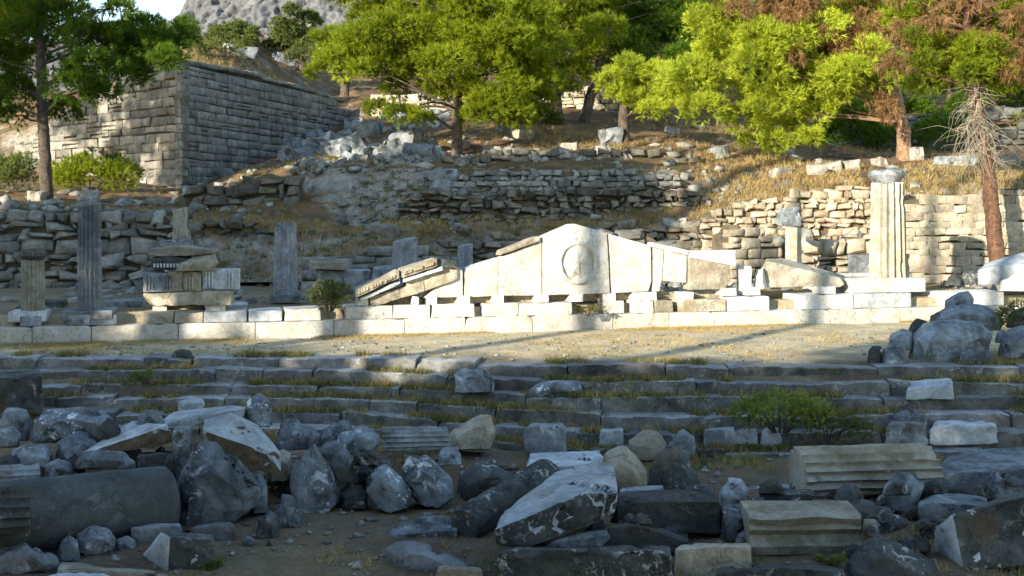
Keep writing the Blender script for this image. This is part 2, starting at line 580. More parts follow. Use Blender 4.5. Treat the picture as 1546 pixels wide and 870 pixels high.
def ring(poly, D, sx=1.0, sy=1.0, dpy=0.0):
    xs = [p[0] for p in poly]
    ys = [p[1] for p in poly]
    cx, by = (min(xs) + max(xs)) / 2, max(ys)
    out = []
    for p in poly:
        dd = p[2] if len(p) > 2 else 0.0
        out.append(W(cx + (p[0] - cx) * sx, by + (p[1] - by) * sy + dpy, D + dd))
    return out


def boulder_pts(poly, D, depth):
    """Silhouette at mid depth, smaller rings before and behind it."""
    s = FOC / D
    return ring(poly, D) + ring(poly, D - depth * 0.42, 0.66, 0.62, 0) + ring(poly, D + depth * 0.45, 0.6, 0.8, 0) \
        + ring(poly, D - depth * 0.22, 0.9, 0.86, 0)


def block_pts(front, top, D, depth):
    """Front face traced at D and the far edge of its top traced at D + depth; the back drops to the front's base height."""
    f = ring(front, D)
    b = ring(top, D + depth)
    zb = min(v.z for v in f)
    low = []
    for v in b:
        low.append(Vector((v.x, v.y, zb)))
    return f + b + low


def box_pts(c, w, d, h, yaw=0.0, pitch=0.0, roll=0.0, skew=0.0):
    """Box with its base centre at c."""
    R = Matrix.Rotation(yaw, 3, 'Z') @ Matrix.Rotation(pitch, 3, 'X') @ Matrix.Rotation(roll, 3, 'Y')
    P = []
    for x in (-w / 2, w / 2):
        for y in (-d / 2, d / 2):
            for z in (0, h):
                j = Vector((random.uniform(-1, 1) * skew * w, random.uniform(-1, 1) * skew * d, random.uniform(-1, 1) * skew * h))
                P.append(Vector(c) + R @ (Vector((x, y, z)) + j))
    return P
SUN_EL0, SUN_AZ0 = math.radians(14), math.radians(38)
# shade trees outside the picture: place across the light, place towards the sun, heights of crown top and bottom on the ray, radius, clumps
SHADE = [(12, 9, 12, -3, 1.9, 30), (8.5, 10, 13, -3, 1.9, 32), (5.5, 9, 12, -3, 1.8, 30), (2.6, 10, 13, -3, 1.8, 32), (-0.2, 11, 12, -3, 1.7, 32), (-2.6, 12, 11, -3, 1.3, 30), (-4.7, 12.5, 4.9, -3, 0.9, 18),  # trees behind the viewpoint are added and heightened to cut sky light
         (-5.9, 12.8, 2.9, -3, .8, 14), (-7.2, 13, 2.9, -3, 1.1, 26), (-8.3, 13, 2.6, -3, .8, 16), (-9.6, 13.5, 2.7, -3, 1.2, 26), (-12, 14, 2.1, -3, 1.3, 14), (-14.6, 14.5, 2.0, -3, 1.2, 20), (-16.2, 15, 2.2, -3, .6, 12),
         (-18.0, 15, 10.6, 5.8, 0.9, 28), (-16.6, 16, 9.6, 7.4, .5, 8), (-18.2, 14, 1.6, -3, 1.0, 14), (-17.2, 15, 5.4, 4.2, .4, 4), (-19.2, 17, 4.6, 2.2, .6, 6), (-20.2, 16.5, 11, -2, 1.3, 46), (-22.6, 15.5, 10.8, -2, 1.5, 46), (-25.3, 16.5, 9.8, -2, 1.6, 38), (-28.4, 17, 7.5, -2, 1.7, 28),
         (-31.4, 13, 14.4, 10.5, 1.0, 20), (-33.4, 12, 15.2, 10.5, 1.0, 28), (-35.4, 13, 15.2, 10.5, 1.0, 28), (-37.3, 12, 14.8, 10.5, .9, 18), (-41.5, 6, 13.6, 11, 1.2, 4), (-45.5, 8, 15, 13, 1.4, 4)]
# ------------------------------------------------------------------ the lie of the land
def Ysty(x):                     # front line of the stylobate (it runs away to the right)
    return 18.6 + 0.244 * (x + 8.97)


def blend(px):
    return min(1.0, max(0.0, (px - 500) / 400.0))


STEP_L = [541, 560, 582, 602, 623, 645]
STEP_R = [553, 577, 602, 628, 655, 682]


def step_at(px, k):
    """Distance and height of the upper front edge of step k."""
    t = blend(px)
    dl, dr = 16.7 - 0.32 * k, 15.78 - 0.32 * k
    D = dl * (1 - t) + dr * t
    py = STEP_L[k] * (1 - t) + STEP_R[k] * t
    return D, CZ - (py - HY) * D / FOC


def ground_z(x, y):
    px = HX + FOC * x / max(y, 4.0)
    D0, z0 = step_at(px, 0)
    t = y - D0
    ys = Ysty(x)
    if y > ys + 0.35:
        return 0.47
    if t > 0.35:
        return 0.0 - 0.02
    if t > -0.02:
        return -0.14 + 0.12 * min(1.0, max(0.0, (t - 0.2) / 0.15))
    st = [step_at(px, k) for k in range(6)]
    for k in range(1, 6):
        if y >= st[k][0]:
            return st[k][1] - 0.10
    z5 = st[5][1] - 0.06
    u = min(1.0, (st[5][0] - y) / 2.4)
    return z5 * (1 - u) - 1.1 * u


def build_ground():
    xs = np.unique(np.concatenate([np.linspace(-90, -14, 40), np.linspace(-14, 16, 210), np.linspace(16, 90, 40)]))
    ys = np.unique(np.concatenate([np.linspace(-60, 8, 36), np.linspace(8, 26, 170), np.linspace(26, 34, 12)]))
    X, Y = np.meshgrid(xs, ys)
    Z = np.vectorize(ground_z)(X, Y)
    P = np.stack([X.ravel(), Y.ravel(), np.zeros(X.size)], 1)
    low = (Z.ravel() < -0.9)
    d = 0.045 * fbm(P, 0.8, 4, 3) + 0.018 * fbm(P, 5.0, 3, 8)
    Zn = Z.ravel() + d * np.where(low, 1.5, 0.7)
    V = np.stack([X.ravel(), Y.ravel(), Zn], 1)
    nx, ny = len(xs), len(ys)
    i = np.arange(nx * ny).reshape(ny, nx)
    Fq = np.stack([i[:-1, :-1].ravel(), i[:-1, 1:].ravel(), i[1:, 1:].ravel(), i[1:, :-1].ravel()], 1)
    o = mesh_obj('ground', V, Fq, M['ground'], None, None, True, origin=(0, 0, 0))
    tag(o, 'bare brown soil with dry grass below and above the steps', 'ground', kind='structure')
    return V, Fq


# hillside profiles: per column of the photograph (distance, row) pairs, from the stoa floor up to the forest
PROF = {
    -2600: [(27.3, 432), (28.9, 322), (33, 305), (37, 292), (43, 280), (52, 265), (64, 235), (85, 190), (130, 150)],
    -400: [(27.3, 428), (28.9, 322), (33, 305), (37, 292), (43, 280), (52, 262), (64, 240), (85, 190), (130, 150)],
    0: [(27.3, 428), (28.9, 318), (33, 304), (38, 290), (51, 262), (56, 205), (64, 190), (85, 180), (130, 140)],
    150: [(27.3, 428), (28.9, 314), (33, 300), (38, 288), (48.4, 264), (51.5, 160), (60, 150), (85, 150), (130, 135)],
    262: [(27.3, 426), (28.9, 330), (33, 300), (38, 290), (44.8, 284), (48, 122), (61, 80), (85, 75), (130, 80)],
    300: [(27.3, 426), (28.9, 340), (33, 300), (39, 290), (46, 282), (49.4, 126), (62, 66), (85, 58), (130, 60)],
    360: [(27.3, 426), (28.9, 348), (32.5, 300), (37, 266), (48.8, 258), (52, 136), (64, 64), (85, 60), (130, 60)],
    420: [(27.3, 426), (28.9, 352), (32, 300), (35.5, 258), (52.2, 232), (56, 150), (68, 82), (85, 62), (130, 60)],
    480: [(27.3, 426), (28.9, 352), (31.7, 320), (34, 256), (56, 206), (60, 160), (72, 104), (85, 85), (130, 60)],
    520: [(27.3, 426), (28.9, 352), (31.5, 338), (33.2, 256), (55.5, 198), (62.5, 165), (72, 130), (85, 110), (130, 60)],
    560: [(27.3, 426), (28.9, 354), (31.5, 334), (33.2, 254), (44, 222), (52, 180), (66, 145), (85, 95), (130, 30)],
    620: [(27.3, 424), (28.9, 356), (31.0, 326), (32.0, 254), (38, 242), (46, 196), (62, 150), (85, 85), (130, -20)],
    720: [(28.5, 424), (29.8, 366), (30.9, 322), (31.9, 264), (38, 243), (46, 192), (62, 150), (85, 75), (130, -40)],
    820: [(28.5, 422), (29.8, 366), (30.9, 320), (31.9, 256), (38, 238), (46, 183), (62, 146), (85, 70), (130, -40)],
    950: [(28.5, 422), (29.8, 340), (31.0, 308), (32.2, 254), (39, 226), (46, 190), (62, 150), (85, 70), (130, -40)],
    1080: [(28.9, 422), (30.1, 332), (31.6, 290), (33.2, 256), (40, 230), (46, 204), (62, 160), (85, 70), (130, -40)],
    1200: [(28.9, 420), (30.1, 330), (33, 264), (36, 247), (41, 228), (47, 212), (62, 160), (85, 70), (130, -40)],
    1350: [(29.5, 418), (30.9, 290), (33, 262), (38, 243), (42, 236), (47, 228), (62, 165), (85, 70), (130, -40)],
    1500: [(29.5, 416), (30.9, 274), (33, 256), (38, 243), (42, 236), (47, 230), (62, 165), (85, 70), (130, -40)],
    1800: [(29.5, 416), (31, 274), (33, 256), (38, 243), (42, 236), (47, 230), (62, 165), (85, 70), (130, -40)],
    4200: [(29.5, 416), (32, 274), (35, 256), (40, 243), (44, 236), (50, 230), (64, 165), (90, 70), (140, -40)],
}
HILL = {}


def build_hill():
    keys = sorted(PROF)
    pxs = np.unique(np.concatenate([np.linspace(-2600, -200, 26), np.linspace(-200, 1750, 330), np.linspace(1750, 4200, 26)]))
    nk = len(PROF[0])
    sub = [14, 16, 22, 22, 18, 14, 12, 10]
    tparam = []
    for k in range(nk - 1):
        tparam += [(k, j / sub[k]) for j in range(sub[k])]
    tparam.append((nk - 2, 1.0))
    A = np.array([[(d, p) for d, p in PROF[k]] for k in keys], dtype=float)
    rows = []
    for (k, u) in tparam:
        D = np.interp(pxs, keys, A[:, k, 0]) * (1 - u) + np.interp(pxs, keys, A[:, k + 1, 0]) * u
        Za = CZ - (A[:, k, 1] - HY) * A[:, k, 0] / FOC
        Zb = CZ - (A[:, k + 1, 1] - HY) * A[:, k + 1, 0] / FOC
        Z = np.interp(pxs, keys, Za) * (1 - u) + np.interp(pxs, keys, Zb) * u
        rows.append(np.stack([(pxs - HX) * D / FOC, D, Z], 1))
    G = np.array(rows)
    ny, nx = G.shape[:2]
    V = G.reshape(-1, 3)
    far = np.clip((V[:, 1] - 26) / 20, 0.3, 2.0)
    near0 = np.clip((V[:, 1] - 27.0) / 1.5, 0.0, 1.0)
    pxv = HX + FOC * V[:, 0] / V[:, 1]
    near0 = near0 * np.where((pxv < 545) & (V[:, 1] > 40) & (V[:, 1] < 60), 0.25, 1.0)
    near0 = near0 * np.where((pxv > 590) & (pxv < 1100) & (V[:, 1] < 34), 0.35, 1.0)
    q = V * np.array([1, 1, 1.0])
    r1 = fbm(q, 0.45, 4, 21)
    r2 = fbm(q, 1.6, 4, 31, 0.6)
    ridge = 1 - np.abs(fbm(q, 0.9, 4, 41, 0.6)) * 2
    V[:, 2] += near0 * (0.30 * r1 * far + 0.10 * r2)
    V[:, 1] -= near0 * (0.35 * ridge + 0.3 * r1)
    i = np.arange(nx * ny).reshape(ny, nx)
    Fq = np.stack([i[:-1, :-1].ravel(), i[:-1, 1:].ravel(), i[1:, 1:].ravel(), i[1:, :-1].ravel()], 1)
    o = mesh_obj('hillside', V, Fq, M['hill'], None, None, True, origin=(0, 0, 0))
    tag(o, 'dry grassy rocky hillside rising behind the ruins', 'hillside', kind='structure')
    HILL['bvh'] = BVHTree.FromPolygons([Vector(v) for v in V], [tuple(f) for f in Fq.tolist()])
    return V, Fq


def hill_hit(px, py):
    """The point of the hillside that this column and row of the photograph shows."""
    o = Vector((0, 0, CZ))
    d = (W(px, py, 10.0) - o).normalized()
    h = HILL['bvh'].ray_cast(o, d)
    return h[0]


def drop(x, y, which='hill'):
    h = HILL[which].ray_cast(Vector((x, y, 60)), Vector((0, 0, -1)))
    return h[0], h[1]


gV, gF = build_ground()
HILL['ground'] = BVHTree.FromPolygons([Vector(v) for v in gV], [tuple(f) for f in gF.tolist()])
build_hill()


def build_mountain():
    pxs = np.concatenate([np.linspace(-1600, 100, 60), np.linspace(110, 700, 330), np.linspace(720, 3600, 90)])
    prof_px = [-1600, -600, 0, 120, 230, 285, 330, 400, 480, 560, 700, 1000, 2000, 3600]
    prof_py = [150, 130, 90, 70, 62, 40, -10, -60, -110, -130, -160, -200, -200, -100]
    rows = []
    ts = np.linspace(0, 1, 130)
    base = 190.0
    for t in ts:
        D = 170 + 90 * t
        Dt = 260.0
        ztop = CZ - (np.interp(pxs, prof_px, prof_py) - HY) * Dt / FOC
        z = 4 + (ztop - 4) * t ** 0.8
        rows.append(np.stack([(pxs - HX) * D / FOC, np.full_like(pxs, D), z], 1))
    G = np.array(rows)
    ny, nx = G.shape[:2]
    V = G.reshape(-1, 3)
    T = np.repeat(ts, nx)
    r = 1 - 2 * np.abs(fbm(V * np.array([1, 1, 0.5]), 0.035, 4, 61, 0.42))
    r2 = fbm(V * np.array([1, 1, 0.25]), 0.16, 4, 66, 0.6)
    r3 = 1 - 2 * np.abs(fbm(V * np.array([1, 1, 0.12]), 0.22, 4, 71, 0.6))
    r4 = fbm(V, 0.5, 4, 75, 0.6)
    V[:, 1] -= 8 * r + 2.5 * r2 + 3.2 * r3 + 0.7 * r4
    V[:, 2] += (2.5 * r + 1.5 * r2 + 1.2 * r3 + 0.3 * r4) * T
    # the far side closes the ridge
    back = V.reshape(ny, nx, 3)[-1].copy()
    back[:, 1] += 60
    back[:, 2] = 0
    V = np.concatenate([V, back])
    ny += 1
    i = np.arange(nx * ny).reshape(ny, nx)
    Fq = np.stack([i[:-1, :-1].ravel(), i[:-1, 1:].ravel(), i[1:, 1:].ravel(), i[1:, :-1].ravel()], 1)
    o = mesh_obj('mountain', V, Fq, M['mountain'], None, None, True, origin=(0, 0, 0))
    tag(o, 'pale grey rocky mountain cliff behind the bastion', 'mountain', kind='structure')


build_mountain()


# ------------------------------------------------------------------ walls of many stones
def wall_frame(a, b):
    a, b = Vector((a[0], a[1], 0)), Vector((b[0], b[1], 0))
    d = (b - a)
    L = d.length
    u = d / L
    n = Vector((u.y, -u.x, 0))          # outward: to the right of a->b seen from above, i.e. towards the viewer for left-to-right walls
    return a, u, n, L


def stone_face(mb, fr, u0, u1, v0, v1, zb, bulge, depth, jit, g=4, t=1.0, seed=0, batter=0.0):
    a, u, n, L = fr
    rnd = random.Random(seed)
    cj = [[(rnd.uniform(-jit, jit), rnd.uniform(-jit, jit)) for _ in range(2)] for _ in range(2)]
    off = rnd.uniform(-0.4, 1.0) * bulge
    tilt = rnd.uniform(-0.35, 0.35) * bulge
    V, F = [], []
    N = g + 1
    w, h = u1 - u0, v1 - v0
    for j in range(N):
        for i in range(N):
            s, q = i / g, j / g
            s2 = 0.5 + 0.5 * math.copysign(abs(2 * s - 1) ** 0.7, 2 * s - 1)
            q2 = 0.5 + 0.5 * math.copysign(abs(2 * q - 1) ** 0.7, 2 * q - 1)
            du = (cj[0][0][0] * (1 - s2) * (1 - q2) + cj[1][0][0] * s2 * (1 - q2) + cj[0][1][0] * (1 - s2) * q2 + cj[1][1][0] * s2 * q2)
            dv = (cj[0][0][1] * (1 - s2) * (1 - q2) + cj[1][0][1] * s2 * (1 - q2) + cj[0][1][1] * (1 - s2) * q2 + cj[1][1][1] * s2 * q2)
            e = max(abs(2 * s - 1), abs(2 * q - 1))
            bl = bulge * 0.6 * (1 - e ** 6) + off + tilt * (2 * q - 1) + rnd.uniform(-0.22, 0.22) * bulge
            if e > 0.99:
                bl = off + tilt * (2 * q - 1) - 0.35 * bulge
            uu, vv = u0 + w * s2 + du, v0 + h * q2 + dv
            V.append(a + u * uu + n * (bl - batter * vv) + Vector((0, 0, zb + vv)))
    for j in range(g):
        for i in range(g):
            F.append((j * N + i, j * N + i + 1, (j + 1) * N + i + 1, (j + 1) * N + i))
    border = [i for i in range(N)] + [j * N + g for j in range(1, N)] + [g * N + i for i in range(g - 1, -1, -1)] + [j * N for j in range(g - 1, 0, -1)]
    b0 = len(V)
    for k in border:
        V.append(V[k] - n * depth)
    m = len(border)
    for k in range(m):
        F.append((border[k], b0 + k, b0 + (k + 1) % m, border[(k + 1) % m]))
    mb.add(V, F, t)


def stone_courses(mb, a, b, zb, top, course, width, bulge=0.04, depth=0.3, jit=0.03, gap=0.015, g=4, tones=(0.7, 1.15), miss=0.0, seed=1, batter=0.0, warm=0.06):
    """top: list of (u fraction, height) pairs."""
    rnd = random.Random(seed)
    fr = wall_frame(a, b)
    L = fr[3]
    us = [t[0] * L for t in top]
    hs = [t[1] for t in top]
    H = max(hs)
    v = 0.0
    while v < H:
        ch = rnd.uniform(*course)
        u = -rnd.uniform(0, width[0])
        while u < L:
            w = rnd.uniform(*width) * (0.8 + 0.4 * ch / course[1])
            u0, u1 = max(0, u), min(L, u + w)
            u += w
            if u1 - u0 < 0.08:
                continue
            hh = float(np.interp((u0 + u1) / 2, us, hs))
            if v + ch * 0.6 > hh or rnd.random() < miss:
                continue
            k = rnd.uniform(*tones)
            tone = (k * (1 + rnd.uniform(0, warm)), k, k * (1 - rnd.uniform(0, warm)))
            sub = rnd.random() < 0.12 and ch > 0.25 and w > 0.4
            if sub:
                stone_face(mb, fr, u0, u1 - gap, v, v + ch * 0.5 - gap, zb, bulge, depth, jit, g, tone, rnd.random(), batter)
                stone_face(mb, fr, u0, u1 - gap, v + ch * 0.5, v + ch - gap, zb, bulge, depth, jit, g, tone, rnd.random(), batter)
            else:
                stone_face(mb, fr, u0, u1 - gap, v, v + ch - gap, zb, bulge, depth, jit, g, tone, rnd.random(), batter)
        v += ch
    return fr


def wall_core(mb, a, b, zb, top, thick, inset=0.14, batter=0.0, t=1.0):
    a0, u, n, L = wall_frame(a, b)
    V, F = [], []
    N = 24
    for i in range(N + 1):
        f = i / N
        h = float(np.interp(f, [q[0] for q in top], [q[1] for q in top]))
        h = max(0.05, h - 0.10 + 0.05 * math.sin(f * 37))
        p = a0 + u * (L * f)
        V += [p - n * inset + Vector((0, 0, zb - 0.3)), p - n * (inset + batter * h) + Vector((0, 0, zb + h)),
              p - n * (inset + thick) + Vector((0, 0, zb + h)), p - n * (inset + thick) + Vector((0, 0, zb - 0.3))]
    for i in range(N):
        for k in range(4):
            F.append((i * 4 + k, (i + 1) * 4 + k, (i + 1) * 4 + (k + 1) % 4, i * 4 + (k + 1) % 4))
    F += [(0, 1, 2, 3), (N * 4 + 3, N * 4 + 2, N * 4 + 1, N * 4)]
    mb.add(V, F, t)


def stone_wall(name, label, cat, a, b, zb, top, course, width, mat='wall', thick=0.6, core='earth', **kw):
    root = thing(name, label, cat, ((a[0] + b[0]) / 2, (a[1] + b[1]) / 2, zb))
    root['kind'] = 'thing'
    f = MB()
    stone_courses(f, a, b, zb, top, course, width, **kw)
    sharp(f.build('facing_stones', M[mat], root, True), 50)
    c = MB()
    wall_core(c, a, b, zb, top, thick, batter=kw.get('batter', 0.0))
    c.build('wall_core', M[core], root, False, False)
    return root


def XY(px, D):
    return ((px - HX) * D / FOC, D)


def zat(py, D):
    return CZ - (py - HY) * D / FOC


M['ashlar2'] = stone_mat('rough bastion ashlar', (0.50, 0.48, 0.41), (0.27, 0.26, 0.22), lichen=0.3, stain=0.15, moss=0.35, bump=0.7, tone=True, jitter=0.0)


# bastion: two faces meeting in one corner
def bastion():
    cx, cy = XY(275, 44.0)
    zb = 2.9
    dl = Vector((-0.80, 0.60)).normalized()
    dr = Vector((0.318, 0.948)).normalized()
    Ll, Lr = 13.5, 17.0
    A = (cx + dl.x * Ll, cy + dl.y * Ll)
    B = (cx + dr.x * Lr, cy + dr.y * Lr)
    ztop = zat(94, 44.0) - zb
    root = thing('stone_bastion', 'tall bastion of coursed grey masonry with a sharp corner, on the hillside', 'bastion', (cx, cy, zb))
    topl = [(0.0, 3.0), (0.15, 3.6), (0.3, 4.3), (0.42, 4.9), (0.55, 5.2), (0.75, 5.8), (0.9, 6.0), (1.0, ztop)]
    topr = [(0, ztop), (0.25, ztop + .12), (0.5, ztop + 0.05), (0.72, ztop - 0.1), (0.86, ztop - 0.3), (1.0, ztop - 1.0)]
    f = MB()
    stone_courses(f, A, (cx, cy), zb, topl, (0.30, 0.42), (0.5, 1.35), bulge=0.06, depth=0.3, jit=0.04, gap=0.02, tones=(0.36, 0.74), seed=5, miss=0.015, batter=0.012)
    sharp(f.build('wall_face', M['ashlar2'], root, True), 50)
    f = MB()
    stone_courses(f, (cx, cy), B, zb, topr, (0.28, 0.42), (0.5, 1.6), bulge=0.055, depth=0.3, jit=0.02, gap=0.018, tones=(0.65, 1.05), seed=9, batter=0.012, warm=0.0)
    sharp(f.build('wall_face', M['tower'], root, True), 50)
    q = MB()
    # the filled body behind both faces
    V = []
    cpt = Vector((cx, cy))
    inn = (dl + dr).normalized() * 0.25
    base = [Vector(A) + inn, cpt + inn * 1.3, Vector(B) + inn, Vector(B) + dl * 10]
    hs = [2.8, ztop - 0.12, ztop - 1.1, ztop - 1.2]
    for p, h in zip(base, hs):
        V.append((p.x, p.y, zb - 0.4))
    for p, h in zip(base, hs):
        V.append((p.x, p.y, zb + h))
    q.add(V, [(0, 1, 5, 4), (1, 2, 6, 5), (2, 3, 7, 6), (3, 0, 4, 7), (4, 5, 6), (4, 6, 7), (0, 3, 2, 1)])
    q.build('fill', M['earth'], root, False, False)
    # coping course of larger slabs along the top of the long shaded face
    m = MB()
    fr = wall_frame((cx, cy), B)
    u = 0.0
    rnd = random.Random(3)
    while u < Lr * 0.8:
        w = rnd.uniform(0.9, 1.6)
        z0 = float(np.interp(u / Lr, [t[0] for t in topr], [t[1] for t in topr])) - 0.02
        stone_face(m, fr, u, u + w - 0.03, z0, z0 + rnd.uniform(0.16, 0.26), zb, 0.09, 0.9, 0.04, 4, rnd.uniform(0.7, 1.0), rnd.random(), 0.012)
        u += w
    m.build('coping', M['wall'], root, True)
    return root


bastion()

# rubble retaining wall behind the left columns
stone_wall('rubble_wall', 'rough grey retaining wall behind the shaded fluted columns, of large uneven stones', 'rubble wall',
           XY(-260, 26.0), XY(285, 27.2), 0.4, [(0, 1.7), (.3, 2.0), (.48, 1.95), (0.6, 2.1), (0.72, 2.15), (.8, 2.05), (0.9, 2.1), (1, 1.6)], (0.14, 0.40), (0.2, 0.8),
           bulge=0.11, jit=0.10, gap=0.01, tones=(0.5, 1.25), seed=12, warm=0.0, mat='wall')
stone_wall('ruined_wall', 'low ruined grey wall of squared stones behind the round-topped column', 'ruined wall',
           XY(455, 25.6), XY(715, 26.2), 0.42, [(0, 0.75), (.12, 0.8), (.3, 1.0), (.5, 1.1), (0.72, 1.1), (.9, .95), (1, 0.75)], (0.18, 0.30), (0.3, 0.75),
           bulge=0.05, jit=0.03, gap=0.015, tones=(0.65, 1.2), seed=15, warm=0.0)
stone_wall('ruined_wall', 'long stretch of small grey rubble masonry high on the shaded slope above the gable', 'ruined wall',
           XY(640, 31.2), XY(1030, 31.4), zat(304, 31.2), [(0, 0.75), (.2, 0.85), (.4, 1.0), (.6, .95), (0.8, 0.85), (1, 0.75)], (0.12, 0.2), (0.16, 0.42),
           bulge=0.06, jit=0.05, gap=0.008, tones=(0.5, 1.25), seed=18, miss=0.05, batter=0.1, warm=0.0)
stone_wall('ashlar_wall', 'sunlit cream wall of squared stones behind the tall capped column', 'stone wall',
           XY(1366, 28.9), XY(1780, 29.4), 0.45, [(0, 2.2), (.1, 2.5), (.2, 2.35), (.3, 2.6), (.5, 2.75), (.75, 2.75), (1, 2.6)], (0.13, 0.27), (0.2, 0.5),
           bulge=0.022, jit=0.04, gap=0.005, tones=(0.65, 1.15), seed=22, mat='ashlar')
stone_wall('ruined_wall', 'broken cream wall with a ragged edge behind the right end of the gable', 'ruined wall',
           XY(1105, 27.2), XY(1182, 28.2), 0.45, [(0, 1.35), (.2, 1.65), (.45, 1.55), (.7, 1.3), (1, 1.15)], (0.2, 0.3), (0.25, 0.6),
           bulge=0.05, jit=0.03, gap=0.014, tones=(0.7, 1.2), seed=25, mat='ashlar')
stone_wall('ruined_wall', 'crumbling sunlit wall of mixed blocks between the small pillar and the tall capped column', 'ruined wall',
           XY(1215, 27.9), XY(1320, 28.3), 0.45, [(0, 1.0), (.2, 1.3), (.5, 1.1), (.8, 1.4), (1, 1.2)], (0.18, 0.4), (0.25, 0.6),
           bulge=0.10, jit=0.07, gap=0.015, tones=(0.7, 1.25), seed=26, mat='ashlar')
stone_wall('ruined_wall', 'tumbled wall of tan and grey boulders just behind the right slope of the gable', 'ruined wall',
           XY(880, 26.6), XY(1062, 27.0), 0.42, [(0, 1.4), (.2, 1.55), (.4, 1.5), (.7, 1.3), (.85, 1.05), (1, 1.1)], (0.22, 0.42), (0.3, 0.75),
           bulge=0.13, jit=0.09, gap=0.02, tones=(0.6, 1.25), seed=28, mat='wall')
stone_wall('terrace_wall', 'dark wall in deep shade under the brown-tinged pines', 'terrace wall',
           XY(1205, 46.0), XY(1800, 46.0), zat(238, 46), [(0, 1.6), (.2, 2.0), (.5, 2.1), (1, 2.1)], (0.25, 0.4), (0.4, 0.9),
           bulge=0.08, jit=0.08, gap=0.02, tones=(0.25, 0.55), seed=31, warm=0.0)  # low tones put the deep shade into the stone colour
stone_wall('terrace_wall', 'pale sunlit wall half hidden behind the pine trunks at the top of the slope', 'terrace wall',
           XY(560, 54.0), XY(960, 52.0), zat(188, 53), [(0, 1.5), (.3, 1.8), (.5, 1.2), (.7, 1.3), (.8, 1.9), (1, 1.7)], (0.25, 0.4), (0.4, 0.9),
           bulge=0.07, jit=0.05, gap=0.02, tones=(0.8, 1.3), seed=33, mat='ashlar')

# the steep bank behind the gable: rough retaining masonry in tiers
stone_wall('rubble_wall', 'lowest tier of rough brown grey rubble masonry in the bank behind the gable', 'rubble wall',
           XY(430, 28.6), XY(1065, 29.3), 0.4, [(0, 1.35), (.08, 1.6), (.16, 1.45), (.3, 1.3), (.4, 1.25), (.5, 1.35), (.6, 1.3), (.68, 1.6), (.8, 1.75), (.9, 1.6), (1, 1.75)], (0.12, 0.30), (0.16, 0.6),
           bulge=0.12, jit=0.09, gap=0.006, tones=(0.45, 1.3), seed=41, warm=0.15, mat='bank', batter=0.12, miss=0.06)
stone_wall('rubble_wall', 'middle tier of dark rubble masonry above the gable peak, in the shaded bank', 'rubble wall',
           XY(600, 30.5), XY(1075, 30.7), zat(336, 30.6), [(0, .6), (.1, .95), (.25, .8), (.4, 1.0), (.6, .9), (.8, 1.15), (1, .8)], (0.10, 0.24), (0.15, 0.5),
           bulge=0.11, jit=0.08, gap=0.006, tones=(0.45, 1.25), seed=43, warm=0.12, mat='bank', batter=0.15, miss=0.06)
stone_wall('rubble_wall', 'topmost band of broken grey masonry under the pines, above the small rubble masonry', 'rubble wall',
           XY(640, 35.2), XY(1060, 35.6), zat(266, 35.4), [(0, .5), (.2, .8), (.4, 1.0), (.6, .85), (.8, .95), (1, .5)], (0.12, 0.28), (0.2, 0.6),
           bulge=0.12, jit=0.09, gap=0.008, tones=(0.45, 1.2), seed=45, warm=0.1, mat='bank', batter=0.2, miss=0.08)
stone_wall('ruined_wall', 'long warm sunlit rubble wall with a ragged top behind the small pillar', 'ruined wall',
           XY(1062, 29.2), XY(1372, 29.4), 0.4, [(0, 1.9), (.08, 2.2), (.16, 2.05), (.26, 2.5), (.4, 2.35), (.5, 2.7), (.62, 2.45), (.75, 2.8), (.88, 2.5), (1, 2.55)], (0.10, 0.27), (0.12, 0.46),
           bulge=0.085, jit=0.06, gap=0.005, tones=(0.6, 1.2), seed=47, warm=0.08, mat='tanwall', batter=0.10, miss=0.07)
stone_wall('rubble_wall', 'shaded bank of dark rubble between the grey retaining wall and the round-topped column', 'rubble wall',
           XY(275, 28.2), XY(440, 28.4), 0.4, [(0, 1.7), (.2, 1.9), (.4, 1.65), (.6, 1.75), (.8, 1.5), (1, 1.45)], (0.14, 0.34), (0.2, 0.6),
           bulge=0.13, jit=0.10, gap=0.008, tones=(0.4, 1.1), seed=49, warm=0.08, mat='bank', batter=0.12, miss=0.06)

stone_wall('rubble_wall', 'upper tier of dark rubble in the shaded bank below the bastion corner', 'rubble wall',
           XY(262, 31.2), XY(455, 31.6), zat(322, 31.4), [(0, .5), (.2, .9), (.4, .8), (.6, 1.2), (.8, 1.3), (1, .9)], (0.14, 0.32), (0.2, 0.6),
           bulge=0.14, jit=0.11, gap=0.008, tones=(0.4, 1.15), seed=51, warm=0.08, mat='bank', batter=0.2, miss=0.08)
